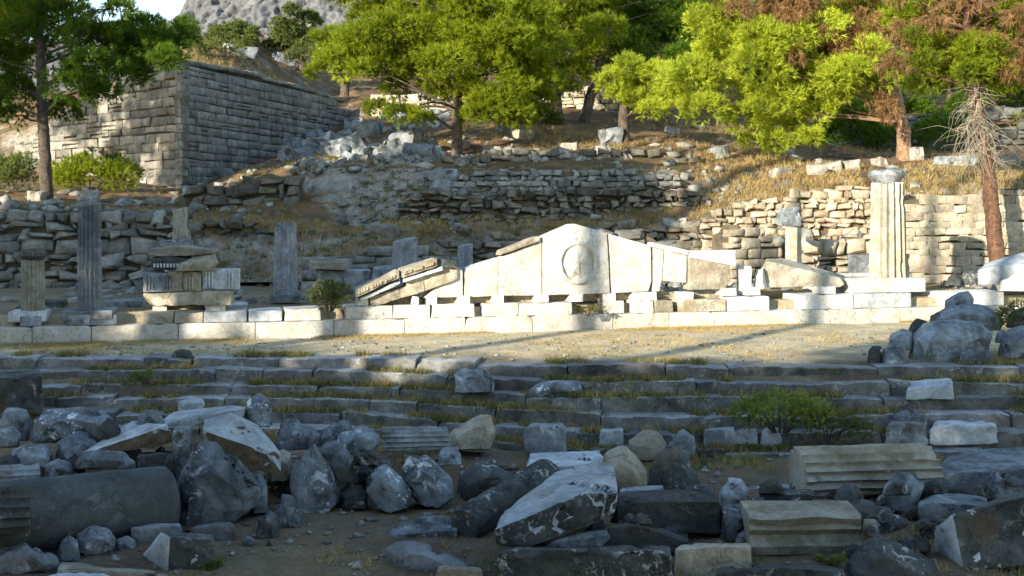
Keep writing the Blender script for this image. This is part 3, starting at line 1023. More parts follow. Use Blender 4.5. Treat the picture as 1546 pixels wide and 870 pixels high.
# ------------------------------------------------------------------ the flight of steps
def blocks_row(mb, path, widths, height, depth, rnd, gap=0.012, rough=0.02, tones=(0.7, 1.25), zj=0.015, yj=0.03, skip=0.0, res=0.11):
    """A row of worn squared blocks along a path: path(u) -> (x, y, ztop) with u in metres."""
    L = path.length
    u = 0.0
    while u < L:
        w = rnd.uniform(*widths)
        u1 = min(u + w, L)
        if u1 - u > 0.15 and rnd.random() > skip:
            p0, p1 = path(u + gap / 2), path(u1 - gap / 2)
            a, b = Vector(p0), Vector(p1)
            d = (b - a)
            n = Vector((d.y, -d.x, 0)).normalized()
            dz, dy, tl = rnd.uniform(-zj, zj), rnd.uniform(-yj, yj), rnd.uniform(-zj, zj)
            nu = max(3, int((u1 - u) / res))
            prof = [(0.0, -height), (0.0, -height * 0.5), (-0.002, -0.014), (-0.014, -0.001), (-depth * 0.5, 0.0), (-depth, -0.004), (-depth, -height)]
            V, F = [], []
            chip = [max(0, rnd.gauss(-0.02, 0.028)) for _ in range(nu + 1)]
            chip[0] += rnd.choice([0, 0, .03, .06])
            chip[-1] += rnd.choice([0, 0, .03, .06])
            for i in range(nu + 1):
                q = a + d * (i / nu)
                for j, (o, z) in enumerate(prof):
                    e = chip[i] if j in (2, 3) else 0
                    r = rnd.uniform(-rough, rough) * (0.5 if j in (0,) else 0.8)
                    V.append((q.x + n.x * (o - e * 0.7 + dy + r), q.y + n.y * (o - e * 0.7 + dy + r), q.z + z - e * 0.6 + dz + tl * (2 * i / nu - 1) + rnd.uniform(-rough, rough) * 0.25))
            m = len(prof)
            for i in range(nu):
                for j in range(m - 1):
                    F.append((i * m + j, (i + 1) * m + j, (i + 1) * m + j + 1, i * m + j + 1))
            F.append(tuple(range(m)))
            F.append(tuple(nu * m + j for j in reversed(range(m))))
            k = rnd.uniform(*tones)
            mb.add(V, F, (k, k * rnd.uniform(0.97, 1.02), k * rnd.uniform(0.93, 1.04)))
        u = u1


class StepPath:
    def __init__(s, k, px0=-420, px1=2000):
        s.pts = []
        for px in np.linspace(px0, px1, 121):
            D, z = step_at(px, k)
            s.pts.append(((px - HX) * D / FOC, D, z))
        s.xs = np.array([p[0] for p in s.pts])
        s.length = s.xs[-1] - s.xs[0]

    def __call__(s, u):
        x = s.xs[0] + u
        return (x, float(np.interp(x, s.xs, [p[1] for p in s.pts])), float(np.interp(x, s.xs, [p[2] for p in s.pts])))


rs = random.Random(77)
stairs = thing('stone_staircase', 'long flight of six worn grey stone steps overgrown with dry grass, below the terrace', 'steps', (0, 15.5, -0.9))
for k in range(6):
    mb = MB()
    blocks_row(mb, StepPath(k), (0.7, 2.3), 0.30, 0.5, rs, rough=0.018, zj=0.024, yj=0.045, skip=0.0, gap=0.02, tones=(0.6, 1.25))
    o = sharp(mb.build('step', M['step'], stairs, True), 32)
    o.data.materials.append(M['tread'])              # paler treads: sky light on the tops put into the colour
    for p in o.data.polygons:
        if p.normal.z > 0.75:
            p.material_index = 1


# ------------------------------------------------------------------ stylobate
class LinePath:
    def __init__(s, x0, x1, z, back=0.0):
        s.x0, s.x1, s.z, s.back = x0, x1, z, back
        s.length = (x1 - x0) * math.hypot(1, 0.244)

    def __call__(s, u):
        x = s.x0 + (s.x1 - s.x0) * u / s.length
        return (x, Ysty(x) + s.back, s.z)


M['sty'] = stone_mat('stylobate marble', (0.62, 0.60, 0.53), (0.45, 0.42, 0.34), lichen=0.15, stain=0.3, stain_col=(0.34, 0.26, 0.15), moss=0.15, bump=0.3, tone=True, jitter=0.0)
mb = MB()
blocks_row(mb, LinePath(-14.5, 13.5, 0.285), (0.9, 1.7), 0.34, 0.9, rs, gap=0.014, rough=0.004, tones=(0.8, 1.1), zj=0.006, yj=0.008)
o = sharp(mb.build('stone_kerb', M['sty'], None, True), 32)
tag(o, 'long low course of pale squared marble blocks at the foot of the gable', 'stone course', kind='thing')


def sty_pt(px, z, back=0.0):
    """Point on the stylobate line (plus a setback) seen in this column."""
    r = (px - HX) / FOC
    # y = 18.6 + .244 (x + 8.97) + back, x = r y
    y = (18.6 + 0.244 * 8.97 + back) / (1 - 0.244 * r)
    return Vector((r * y, y, z))


YAW = math.atan(0.244)


def seg_block(px0, px1, z0, z1, depth, back=0.0, inset=0.0):
    a, b = sty_pt(px0, z0, back), sty_pt(px1, z0, back)
    n = Vector((-math.sin(YAW), math.cos(YAW), 0))
    P = []
    for q in (a, b):
        for dd in (0, depth):
            for z in (z0, z1):
                P.append(Vector((q.x, q.y, z)) + n * dd + Vector((random.uniform(-.012, .012), random.uniform(-.012, .012), random.uniform(-.012, .012) if z > z0 else 0)))
    return P


UPPER = [(30, 62, .19, 'grey', 'small squared grey block under the base of the leftmost fluted column'),
         (100, 136, .20, 'grey', 'grey block at the left under the base of the tall two-drum column'),
         (137, 176, .20, 'grey', 'blue grey block at the right under the base of the tall two-drum column'),
         (214, 262, .20, 'warm', 'cream kerb block below the left end of the ruined entablature heap'),
         (264, 306, .20, 'warm', 'grooved cream kerb block below the middle of the ruined entablature heap'),
         (308, 372, .20, 'pale', 'pale kerb block below the right end of the ruined entablature heap'),
         (376, 427, .21, 'pale', 'flat pale slab with a hollow under its left side, right of the entablature heap'),
         (430, 484, .22, 'white', 'light block with a brown shaded notch at its right side, left of the tilted cornice'),
         (521, 592, .245, 'white', 'long sunlit white block below the lower end of the tilted cornice'),
         (594, 650, .245, 'white', 'white block below the upper end of the tilted cornice'),
         (652, 716, .25, 'white', 'white block under the leftmost sloping slab of the gable'),
         (730, 783, .25, 'white', 'white block just right of the weedy gap under the gable'),
         (784, 864, .25, 'white', 'large smooth pale block under the gable, left of the dark mossy hollow'),
         (912, 942, .25, 'white', 'narrow block under the gable, right of the dark mossy hollow'),
         (954, 987, .25, 'white', 'short block under the gable, right of the narrow kerb block'),
         (989, 1016, .25, 'warm', 'stained narrow block under the cracked right part of the gable'),
         (1026, 1097, .255, 'warm', 'long pitted tan block under the right end of the gable'),
         (1099, 1162, .30, 'whiteblock', 'bright white block right of the gable, beside the dark triangular gap'),
         (1208, 1288, .31, 'whiteblock', 'bright white block left of the base of the tall capped column'),
         (1290, 1376, .31, 'pale', 'smooth pale block under the base of the tall capped column'),
         (1425, 1516, .31, 'whiteblock', 'bright white block behind the dark boulder heap at the right')]
for (a, b, h, m, lab) in UPPER:
    dep = 0.75 if a > 200 else 0.6
    stone('kerb_block', lab, 'stone block', [seg_block(a, b, 0.285, 0.285 + h, dep, 0.10)], m, amp=0.008, chip=0.012, voxel=0.045, group='blocks of the upper course along the terrace edge')
# infill earth behind the upper course
mb = MB()
V = []
for px in np.linspace(-200, 1800, 41):
    p = sty_pt(px, 0, 0.55)
    V += [(p.x, p.y, 0.1), (p.x, p.y, 0.46 + 0.02 * math.sin(px)), (p.x - 0.05, p.y + 1.2, 0.47), (p.x, p.y + 1.2, 0.1)]
F = [(i * 4 + k, (i + 1) * 4 + k, (i + 1) * 4 + (k + 1) % 4, i * 4 + (k + 1) % 4) for i in range(40) for k in range(4)]
mb.add(V, F)
tag(mb.build('earth_bank', M['ground'], None, False, False), 'soil packed behind the terrace edge', 'soil', kind='structure')

SPACERS = [(540, 557), (623, 632), (645, 660), (692, 710), (745, 761), (808, 828), (862, 880), (911, 930), (957, 992), (1028, 1048), (1090, 1112), (1128, 1148), (1240, 1262)]
SPLAB = ['white spacer cube under the low end of the tilted cornice', 'thin white spacer under the high end of the tilted cornice', 'white spacer cube at the left tip of the gable',
         'white spacer cube under the joint of the two leftmost gable slabs', 'white spacer cube under the joint left of the weathered gable slab', 'white spacer cube under the left edge of the shield slab',
         'white spacer cube under the middle of the shield slab', 'white spacer cube under the right edge of the shield slab', 'wide white spacer under the broken corner of the gable',
         'white spacer cube under the lichen-grey end slab of the gable', 'white spacer cube just left of the short square post', 'white spacer cube just right of the short square post', 'white spacer under the right end of the big tilted lintel']
for (a, b), lab in zip(SPACERS, SPLAB):
    zt = 0.535 if a < 1090 else 0.60
    stone('spacer_block', lab, 'spacer block', [seg_block(a, b, zt, zt + 0.16, 0.40, 0.16)], 'whiteblock', amp=0.004, chip=0.004, voxel=0.035, group='white spacer cubes holding up the ruined gable')
# long tan plinth stones between and behind the spacers
mb = MB()
for i, (a, b) in enumerate([(560, 640), (662, 742), (763, 860), (882, 955), (994, 1090)]):
    P = seg_block(a, b, 0.53, 0.68, 0.3, 0.5)
    V, F = hull_faces(P)
    o = mesh_obj('plinth_stone', V, F, M['warm'])
    tag(o, ['tan plinth stone recessed under the tilted cornice', 'tan plinth stone recessed under the left slabs of the gable', 'tan plinth stone recessed under the shield slab',
            'tan plinth stone recessed under the slab right of the shield', 'tan plinth stone recessed under the right end of the gable'][i], 'plinth stone', 'tan plinth stones recessed between the spacers')


# ------------------------------------------------------------------ the gable
GB = 0.2                                   # setback of the gable face
G0 = sty_pt(866, 0.69, GB)
gable = thing('temple_gable', 'white marble temple gable with a round shield carved in relief, on white spacer cubes', 'gable', G0)
nrm = Vector((-math.sin(YAW), math.cos(YAW), 0))
GYAW = 0.06                                # the slabs stand a little flatter to the viewer than the kerb


def gpt(px, py, back=0.0):
    base = sty_pt(px, 0, GB + back)
    return W(px, py, base.y)


def gslab(poly, thick=0.28, back=0.0, mat='white', amp=0.006, name='slab', voxel=0.04, lab=None, shear=(0, 0)):
    f = [gpt(x, y, back) for x, y in poly]
    b = [v + nrm * thick + Vector((shear[0], 0, shear[1])) for v in f]
    return stone(name, lab, None, [f + b], mat, amp=amp, chip=0.008, voxel=voxel, parent=gable)


gslab([(640, 450), (699, 449), (699, 406), (690, 407), (668, 428)], back=0.03)
gslab([(700.5, 449), (752, 447), (752, 389), (702, 405)], back=0.05)
gslab([(753.5, 447), (818, 446), (818, 364), (753.5, 389)], back=0.0)
cen = gslab([(820, 446), (921, 443), (917, 352), (868, 338), (862, 338.5), (820, 357)], thick=0.34, back=-0.03, amp=0.004)
gslab([(923, 443), (979, 440), (984, 425), (983, 371), (918.5, 353)], back=0.0)
gslab([(985.5, 441), (996, 440), (1000, 420), (1003, 372), (985.5, 368)], back=0.03)
gslab([(1001, 424), (1037, 428), (1037, 386), (1004, 374)], back=0.02)
gslab([(1039, 438), (1094, 437), (1103, 425), (1102, 398), (1039, 388)], back=0.0, mat='warm')
# weathered raking cornice on the left slope, white one on the right
gslab([(755, 386), (816, 364), (815, 357), (806, 359), (757, 379)], thick=0.4, back=-0.08, mat='warm', name='raking_cornice', amp=0.02, lab='weathered dark-edged raking cornice on the left slope')
gslab([(985, 373), (1040, 386), (1040, 378), (1000, 370), (985, 366)], thick=0.3, back=-0.05, mat='whiteblock', name='raking_cornice', amp=0.006)
gslab([(1041, 389), (1105, 401), (1111, 401), (1111, 378), (1050, 379), (1041, 383)], thick=0.35, back=-0.04, mat='whiteblock', name='raking_cornice', amp=0.006)


# the carved shield: a raised rim with a bowl and a ridged boss
def shield():
    c = gpt(872, 397, -0.062)
    R = 0.40
    uu = Vector((math.cos(YAW), math.sin(YAW), 0))
    vv = Vector((0, 0, 1))
    prof = [(0.0, 0.05), (0.25, 0.046), (0.45, 0.036), (0.62, 0.02), (0.74, 0.004), (0.80, 0.0), (0.84, 0.04), (0.90, 0.052), (0.96, 0.045), (1.0, 0.0), (1.02, -0.05)]
    n = 72
    V, F = [], []
    for j, (r, h) in enumerate(prof):
        for k in range(n):
            th = 2 * math.pi * k / n
            hh = h
            if r < 0.7:                        # a broken ridge down the middle of the boss
                x = math.cos(th) * r + 0.10 * math.sin(th) * r
                hh += 0.03 * max(0, 1 - abs(x + 0.02) / 0.10) * (1 - r / 0.75)
            w = 0.006 * math.sin(3 * th + 5 * r) + 0.004 * math.sin(9 * th + 2)
            if 1.6 < th < 3.3 and r > 0.7:
                hh *= 0.7                     # the rim is worn away on the left
            p = c + uu * (R * r * math.cos(th)) + vv * (R * 1.1 * r * math.sin(th)) - nrm * (hh * 1.3 + w)
            V.append(p)
    for j in range(len(prof) - 1):
        for k in range(n):
            F.append((j * n + k, (j + 1) * n + k, (j + 1) * n + (k + 1) % n, j * n + (k + 1) % n))
    o = mesh_obj('shield_relief', V, F, M['white'], cen, None, True)
    o['label'] = 'round shield carved in relief with a broken ridge'


shield()


# the tilted cornice with its row of dentils, left of the gable
tc = thing('tilted_cornice', 'long weathered cornice with a dentil band, lying tilted against the left tip of the gable', 'cornice block', sty_pt(600, 0.53, 0.0))


def cpt(px, py, back):
    return W(px, py, sty_pt(px, 0, back).y)


def tpiece(a, b, h, th, back, mat, name, amp=0.012, dz=0):
    """A beam from pixel a to pixel b (upper front edge), h pixels high, th metres thick."""
    f = [cpt(a[0], a[1], back), cpt(b[0], b[1], back), cpt(b[0] + 1, b[1] + h, back), cpt(a[0] + 1, a[1] + h, back)]
    g = [v + nrm * th for v in f]
    return stone(name, None, None, [f + g], mat, amp=amp, chip=0.015, voxel=0.035, parent=tc)


tpiece((536, 438), (602, 408), 12, 0.55, -0.05, 'warm', 'cornice_block')
tpiece((606, 407), (660, 390), 13, 0.55, -0.03, 'warm', 'cornice_block')
tpiece((543, 450), (604, 423), 6, 0.5, 0.03, 'pale', 'cornice_moulding')
tpiece((608, 421), (668, 402), 6, 0.5, 0.03, 'pale', 'cornice_moulding')
tpiece((612, 424), (690, 396), 26, 0.45, 0.16, 'warm', 'cornice_block', 0.03)
tpiece((558, 449), (640, 424), 16, 0.4, 0.14, 'warm', 'cornice_block', 0.03)
tpiece((658, 390), (690, 394), 13, 0.4, 0.05, 'dark', 'broken_end', 0.04)
mb = MB()
for i in range(15):
    for (a, b, bk) in (((540, 441), (601, 413), -0.085), ((609, 411), (658, 395), -0.065)):
        t = (i + 0.5) / 15
        px, py = a[0] + (b[0] - a[0]) * t, a[1] + (b[1] - a[1]) * t
        if i % 5 == 4:
            continue
        P = [cpt(px + sx, py + sy - sx * 0.45, bk + d) for sx in (-1.4, 1.4) for sy in (0, 4.2) for d in (0, 0.08)]
        V, F = hull_faces(P)
        mb.add(V, F)
mb.build('dentil_band', M['warm'], tc, False, False)
# big sunlit slab that the shadow of the cornice falls on
stone('stone_slab', 'large slanting white slab behind the tilted cornice, at the left tip of the gable', 'stone slab',
      [[cpt(632, 449, 0.42), cpt(690, 449, 0.42), cpt(694, 404, 0.42), cpt(640, 432, 0.42)] + [v + nrm * 0.25 for v in [cpt(632, 449, 0.42), cpt(690, 449, 0.42), cpt(694, 404, 0.42), cpt(640, 432, 0.42)]]], 'white', amp=0.01, voxel=0.04)


# ------------------------------------------------------------------ columns
def fluted(c, h, r0, r1, nfl=20, depth=0.11, wear=0.012, ztop_slope=0.0, seed=1, nz=26, smooth_below=None, axis=None, seg=8):
    """Vertical fluted shaft standing at c; axis: matrix that lays it over."""
    n = nfl * seg
    V, F = [], []
    for j in range(nz + 1):
        t = j / nz
        R = r0 + (r1 - r0) * t
        for k in range(n):
            th = 2 * math.pi * k / n
            q = (k % seg) / seg * 2 - 1
            dp = depth * R * 1.4 * (1 - q * q)
            if smooth_below is not None and t < smooth_below:
                dp *= 0.5
            r = R - dp
            V.append([r * math.cos(th), r * math.sin(th), h * t + (ztop_slope * R * math.cos(th - 0.6) if j == nz else 0)])
    V = np.array(V)
    d = fbm(V + seed * 7.3, 3.0, 4, seed)
    e = np.clip((fbm(V + seed * 3.1, 5.0, 3, seed + 3) - 0.25) / 0.2, 0, 1)
    rad = np.sqrt(V[:, 0] ** 2 + V[:, 1] ** 2)[:, None]
    sc = 1 + (d[:, None] * wear - e[:, None] * wear * 2.2) / rad
    V[:, :2] *= sc
    for j in range(nz):
        for k in range(n):
            F.append((j * n + k, j * n + (k + 1) % n, (j + 1) * n + (k + 1) % n, (j + 1) * n + k))
    # caps with a centre vertex
    b0, b1 = len(V), len(V) + 1
    V = np.vstack([V, [[0, 0, 0], [0, 0, h]]])
    for k in range(n):
        F.append((b0, (k + 1) % n, k))
        F.append((b1, nz * n + k, nz * n + (k + 1) % n))
    if axis is not None:
        A = np.array(axis)
        V = V @ A.T
    V = V + np.array(c)
    return V, F


def lathe(mb, c, prof, n=40, t=1.0):
    V, F = [], []
    for r, z in prof:
        for k in range(n):
            th = 2 * math.pi * k / n
            V.append((c[0] + r * math.cos(th), c[1] + r * math.sin(th), c[2] + z))
    for j in range(len(prof) - 1):
        for k in range(n):
            F.append((j * n + k, j * n + (k + 1) % n, (j + 1) * n + (k + 1) % n, (j + 1) * n + k))
    F.append(tuple(reversed(range(n))))
    F.append(tuple((len(prof) - 1) * n + k for k in range(n)))
    mb.add(V, F, t)


def col_at(px0, px1, py_base, py_top, D):
    c = W((px0 + px1) / 2, py_base, D)
    return c, (px1 - px0) * D / FOC / 2, (py_base - py_top) * D / FOC


# tall capped column in the sun
D = sty_pt(1342, 0, 0.95).y
c, r, h = col_at(1313, 1368, 418, 276, D)
t = thing('fluted_column', 'tall sunlit fluted column with a worn round capital, on a square base block', 'column', W(1342, 438, D))
V, F = fluted(c - Vector((0, 0, 0.03)), h + 0.03, r * 1.0, r * 0.87, 16, 0.17, 0.012, seed=3)
sharp(mesh_obj('shaft', V, F, M['column'], t), 35)
ct = W(1339, 276, D)
hb = [Vector((ct.x + rr * math.cos(a), ct.y + rr * math.sin(a), ct.z + z)) for rr, z in ((0.29, -0.01), (0.35, 0.10), (0.40, 0.16), (0.38, 0.26), (0.25, 0.31)) for a in np.linspace(0, 6.28, 14)]
stone('capital', None, None, [hb], 'grey', amp=0.035, chip=0.06, voxel=0.035, parent=t)
stone('base_block', None, None, [seg_block(1286, 1397, 0.60, 0.60 + 0.30, 1.05, 0.35)], 'white', amp=0.01, chip=0.02, voxel=0.045, parent=t)

# leftmost fluted column
D = sty_pt(50, 0, 0.45).y
c, r, h = col_at(33, 67, 470, 390, D)
t = thing('fluted_column', 'short shaded fluted column with a flat dark capital, nearest the left edge', 'column', W(50, 481, D))
V, F = fluted(c, h, r, r * .95, 16, 0.2, 0.008, seed=4)
sharp(mesh_obj('shaft', V, F, M['column'], t), 35)
ct = W(50, 391, D)
hb = [Vector((ct.x + rr * math.cos(a), ct.y + rr * math.sin(a), ct.z + z)) for rr, z in ((0.19, -0.01), (0.25, 0.06), (0.25, 0.13), (0.20, 0.17)) for a in np.linspace(0, 6.28, 14)]
stone('capital', None, None, [hb], 'dark', amp=0.02, chip=0.03, voxel=0.03, parent=t)
ab = W(46, 483, D)
stone('base_block', None, None, [box_pts((ab.x, ab.y, ab.z - .01), 0.62, 0.6, 0.18, YAW)], 'pale', amp=0.01, chip=0.03, voxel=0.04, parent=t)

# tall two-drum column
D = sty_pt(135, 0, 0.5).y
t = thing('fluted_column', 'tall dark fluted column of two drums with a level joint, in shade at the left', 'column', W(136, 495, D))
c, r, h = col_at(118, 153, 468, 374, D)
V, F = fluted(c, h, r, r * .97, 16, 0.2, 0.010, seed=5)
sharp(mesh_obj('drum', V, F, M['columngrey'], t), 35)
c, r, h = col_at(118.5, 152, 373.2, 309, D)
V, F = fluted(c, h, r, r * .96, 16, 0.2, 0.012, 0.15, seed=6)
sharp(mesh_obj('drum', V, F, M['columngrey'], t), 35)
ab = W(137, 480, D)
stone('base_block', None, None, [box_pts((ab.x, ab.y, ab.z), 0.84, 0.8, 0.16, YAW)], 'grey', amp=0.012, chip=0.03, voxel=0.04, parent=t)

# round-topped column, fluted only at its top
D = 21.6
t = thing('round_column', 'grey column with a rounded top and shallow worn flutes, standing alone left of the gable', 'column', W(430, 452, D))
c, r, h = col_at(413, 449, 445, 336, D)
V, F = fluted(c, h, r, r * .93, 16, 0.16, 0.02, 0.0, seed=8, smooth_below=0.86)
n_ = 18 * 8
V[26 * n_:27 * n_, :2] = c.xy[:] + (V[26 * n_:27 * n_, :2] - np.array(c.xy[:])) * 0.72
V[25 * n_:26 * n_, :2] = c.xy[:] + (V[25 * n_:26 * n_, :2] - np.array(c.xy[:])) * 0.93
sharp(mesh_obj('shaft', V, F, M['columngrey'], t), 35)
ab = W(430, 454, D)
stone('base_block', None, None, [box_pts((ab.x, ab.y, ab.z), 0.60, 0.6, 0.13, YAW)], 'grey', amp=0.012, chip=0.02, voxel=0.04, parent=t)

# stubs
for (x0, x1, yb, yt, D, m, lab, sd_) in ((261, 283, 366, 315, 24.6, 'column', 'small pale fluted column stump standing behind the entablature heap', 11),
                                         (592, 632, 412, 362, 24.0, 'columngrey', 'plain thick column stump just behind the tilted cornice', 12),
                                         (690, 714, 408, 370, 24.9, 'columngrey', 'narrow moss-stained column stump behind the left slope of the gable', 13)):
    c, r, h = col_at(x0, x1, yb, yt, D)
    c.z -= 0.5
    V, F = fluted(c, h + 0.5, r, r * .96, 18, 0.05 if sd_ > 11 else 0.1, 0.015, 0.2, seed=sd_)
    o = sharp(mesh_obj('column_stump', V, F, M[m]), 35)
    tag(o, lab, 'column stump')
c = W(271, 398, 24.6)
stone('stone_pedestal', 'rough stone footing under the small pale column stump', 'pedestal', [box_pts((c.x, c.y, 0.45), 0.55, 0.5, c.z + 0.55 - 0.45, 0.2)], 'grey', amp=0.04)

# square pillar with a rough stone on its head
D = 26.3
t = thing('square_pillar', 'small square pillar carrying a rough stone, lit on its left side, right of the gable', 'pillar', W(1198, 400, D))
c = W(1198, 404, D)
stone('shaft', None, None, [box_pts((c.x, c.y, c.z), 0.31, 0.31, 0.98, math.radians(-38), 0, 0, 0.03)], 'column', amp=0.008, chip=0.01, voxel=0.04, parent=t)
c = W(1189, 340, D)
stone('capstone', None, None, [box_pts((c.x, c.y, c.z), 0.52, 0.45, 0.40, 0.3, 0, 0.05, 0.12)], 'grey', amp=0.05, chip=0.05, voxel=0.045, parent=t)
c = sty_pt(1123, 0.6, 0.55)
stone('stone_post', 'short square white post between the gable and the big tilted lintel', 'post', [box_pts((c.x, c.y, c.z), 0.27, 0.27, 0.62, YAW - 0.25, 0, 0, 0.03)], 'white', amp=0.012, voxel=0.035)

# big tilted lintel and its neighbours
D = sty_pt(1214, 0, 0.5).y
stone('broken_lintel', 'big pale broken lintel sloping down rightwards between the short post and the tall column', 'lintel',
      [block_pts([(1148, 434), (1150, 405), (1158, 394), (1205, 412), (1268, 420), (1275, 430), (1268, 434)], [(1158, 390), (1186, 391), (1225, 402), (1275, 416)], D, 0.7)], 'column', amp=0.02, chip=0.03)
stone('stone_block', 'pale upright block at the left end of the big tilted lintel', 'stone block', [boulder_pts([(1137, 436), (1140, 412), (1152, 402), (1158, 436)], D - 0.1, 0.4)], 'white', amp=0.015)
c = W(1268, 416, 26.2)
stone('stone_bench', 'long white slab lying behind the tall capped column', 'stone slab', [box_pts((c.x, c.y, 0.45), 1.75, 0.5, 0.42, YAW, 0, 0, 0.02)], 'white', amp=0.012)
c = W(1302, 392, 26.9)
stone('stone_block', 'dark square block in shade just left of the tall capped column', 'stone block', [box_pts((c.x, c.y, 0.8), 0.6, 0.4, 0.5, 0.1)], 'grey', amp=0.02)
c = W(1368, 416, sty_pt(1368, 0, 1.4).y)
stone('stone_post', 'thin broken upright splinter beside the foot of the tall capped column', 'post', [box_pts((c.x, c.y, 0.45), 0.10, 0.12, 0.95, 0.3)], 'warm', amp=0.012, voxel=0.03)
# big stones at the right edge of the terrace
D = sty_pt(1500, 0, 0.6).y
stone('stone_slab', 'large flat white slab tipped up at the right edge, before the leaning red trunk', 'stone slab',
      [block_pts([(1476, 430), (1476, 408), (1500, 402), (1600, 398), (1600, 430)], [(1490, 396), (1546, 380), (1620, 376)], D, 0.9)], 'pale', amp=0.02)
stone('stone_block', 'rounded pale block under the tipped white slab at the right edge', 'stone block', [boulder_pts([(1505, 440), (1510, 422), (1535, 412), (1570, 415), (1575, 440)], D - 0.5, 0.5)], 'white', amp=0.02)
stone('stone_block', 'dark grey squared block in shade beside the tipped white slab', 'stone block', [block_pts([(1453, 430), (1453, 413), (1476, 413), (1476, 430)], [(1455, 408), (1478, 408)], D + .3, 0.5)], 'dark', amp=0.015)
stone('rock', 'small dark jagged rock right of the base of the tall capped column', 'rock', [boulder_pts([(1425, 432), (1432, 418), (1442, 411), (1452, 420), (1455, 432)], D + .2, 0.35)], 'dark', amp=0.03)

# the ruined entablature heap at the left
D = sty_pt(290, 0, 0.45).y
eh = [(230, 252, 463, 476, 'white', 'white support cube under the left end of the entablature heap'), (310, 340, 460, 475, 'white', 'white support cube under the right end of the entablature heap'),
      (254, 308, 462, 474, 'warm', 'low tan block between the two white support cubes')]
for (a, b, y0, y1, m, lab) in eh:
    stone('support_block', lab, 'support block', [block_pts([(a, y1), (a, y0), (b, y0), (b, y1)], [(a + 1, y0 - 2), (b + 1, y0 - 2)], D - (0 if m == 'white' else -0.25), 0.4)], m, amp=0.004, chip=0.005, voxel=0.03)
stone('architrave_block', 'long tan beam with a broken left end, carried on two white support cubes', 'beam',
      [block_pts([(236, 462), (226, 452), (216, 444), (335, 439), (350, 440), (348, 461)], [(220, 441), (355, 438)], D - 0.05, 0.7)], 'warm', amp=0.015, chip=0.03)
for (a, b, y0, y1, m, lab, gr) in ((216, 252, 412, 441, 'grey', 'grooved triglyph block at the left end on top of the tan beam', (220, 247)), (252.5, 276, 410, 440, 'warm', 'plain weathered block between two grooved blocks on the tan beam', ()),
                                   (276.5, 304, 411, 440, 'warm', 'grooved triglyph block in the middle on top of the tan beam', (281,)), (305, 362, 407, 437, 'pale', 'light triglyph block at the right end, jutting past the tan beam', (311, 341))):
    root = thing('frieze_block', lab, 'frieze block', W((a + b) / 2, y1, D))
    stone('block', None, None, [block_pts([(a, y1), (a, y0), (b, y0), (b, y1)], [(a + 2, y0 - 2), (b + 1, y0 - 2)], D, 0.55)], m, amp=0.010, chip=0.015, voxel=0.035, parent=root)
    if gr:
        for gx in gr:
            g = MB()
            for i in range(3):
                P = [W(gx + i * 4.6 + s, y, D - dd) for s, dd in ((-1.9, 0.0), (1.9, 0.0), (-1.0, 0.05), (1.0, 0.05)) for y in (y0 + 4, y1 - 3)]
                g.add(*hull_faces([p + Vector((0, 0.02, 0)) for p in P]))
            g.build('triglyph', M[m], root, False, False)
stone('cornice_block', 'dark brown broken cornice lying on the middle of the frieze blocks', 'cornice block',
      [boulder_pts([(262, 410), (270, 396), (296, 385), (325, 382), (330, 396), (318, 409)], D + 0.1, 0.7)], 'warm', amp=0.03, chip=0.05)
stone('cornice_block', 'cornice fragment with carved dentils at the left on top of the frieze blocks', 'cornice block',
      [block_pts([(232, 408), (228, 393), (250, 386), (284, 392), (280, 408)], [(235, 384), (290, 386)], D, 0.6)], 'dark', amp=0.015, chip=0.03)
g = MB()
for i in range(9):
    P = [W(233 + i * 5 + s, y, D - dd - .02) for s in (-1.5, 1.5) for dd in (-.03, 0.04) for y in (398, 404)]
    g.add(*hull_faces(P))
dent = g.build('dentil_row', M['pale'], None, False, False)
for o in bpy.data.objects:
    if o.get('label', '').startswith('cornice fragment with carved dentils'):
        dent.parent = o
        dent.location = dent.location - o.location
stone('stone_slab', 'thin pale capping slab with a ragged edge, topmost on the entablature heap', 'stone slab',
      [block_pts([(222, 386), (224, 377), (262, 373), (328, 378), (322, 383), (270, 388)], [(232, 374), (280, 369), (332, 376)], D, 0.7)], 'warm', amp=0.02, chip=0.04)

# low pieces on the stoa floor
for (front, top, D, dep, m, nm, lab) in (
        ([(466, 408), (466, 396), (521, 396), (521, 408)], [(468, 391), (524, 391)], 22.6, 0.5, 'warm', 'stone_bench', 'flat-topped tan stone seat between the round-topped column and the tilted cornice'),
        ([(478, 440), (478, 408), (560, 409), (560, 440)], [(480, 405), (560, 406)], 22.8, 0.4, 'grey', 'stone_block', 'large grey block under the flat-topped tan stone seat'),
        ([(562, 424), (563, 408), (592, 404), (596, 424)], [(566, 402), (594, 400)], 22.4, 0.4, 'grey', 'stone_block', 'grey block tucked behind the low end of the tilted cornice'),
        ([(300, 470), (300, 462), (372, 460), (372, 470)], [(305, 457), (375, 456)], sty_pt(340, 0, 1.3).y, 0.5, 'pale', 'stone_slab', 'flat pale paving slab right of the entablature heap'),
        ([(62, 472), (62, 455), (100, 455), (100, 472)], [(64, 452), (102, 452)], 20.8, 0.5, 'dark', 'stone_block', 'dark block standing between the two shaded fluted columns'),
        ([(155, 468), (156, 455), (215, 454), (215, 468)], [(158, 451), (216, 450)], 20.6, 0.5, 'grey', 'stone_block', 'low grey block between the tall two-drum column and the entablature heap')):
    stone(nm, lab, nm.replace('_', ' '), [block_pts(front, top, D, dep)], m, amp=0.02, chip=0.03)
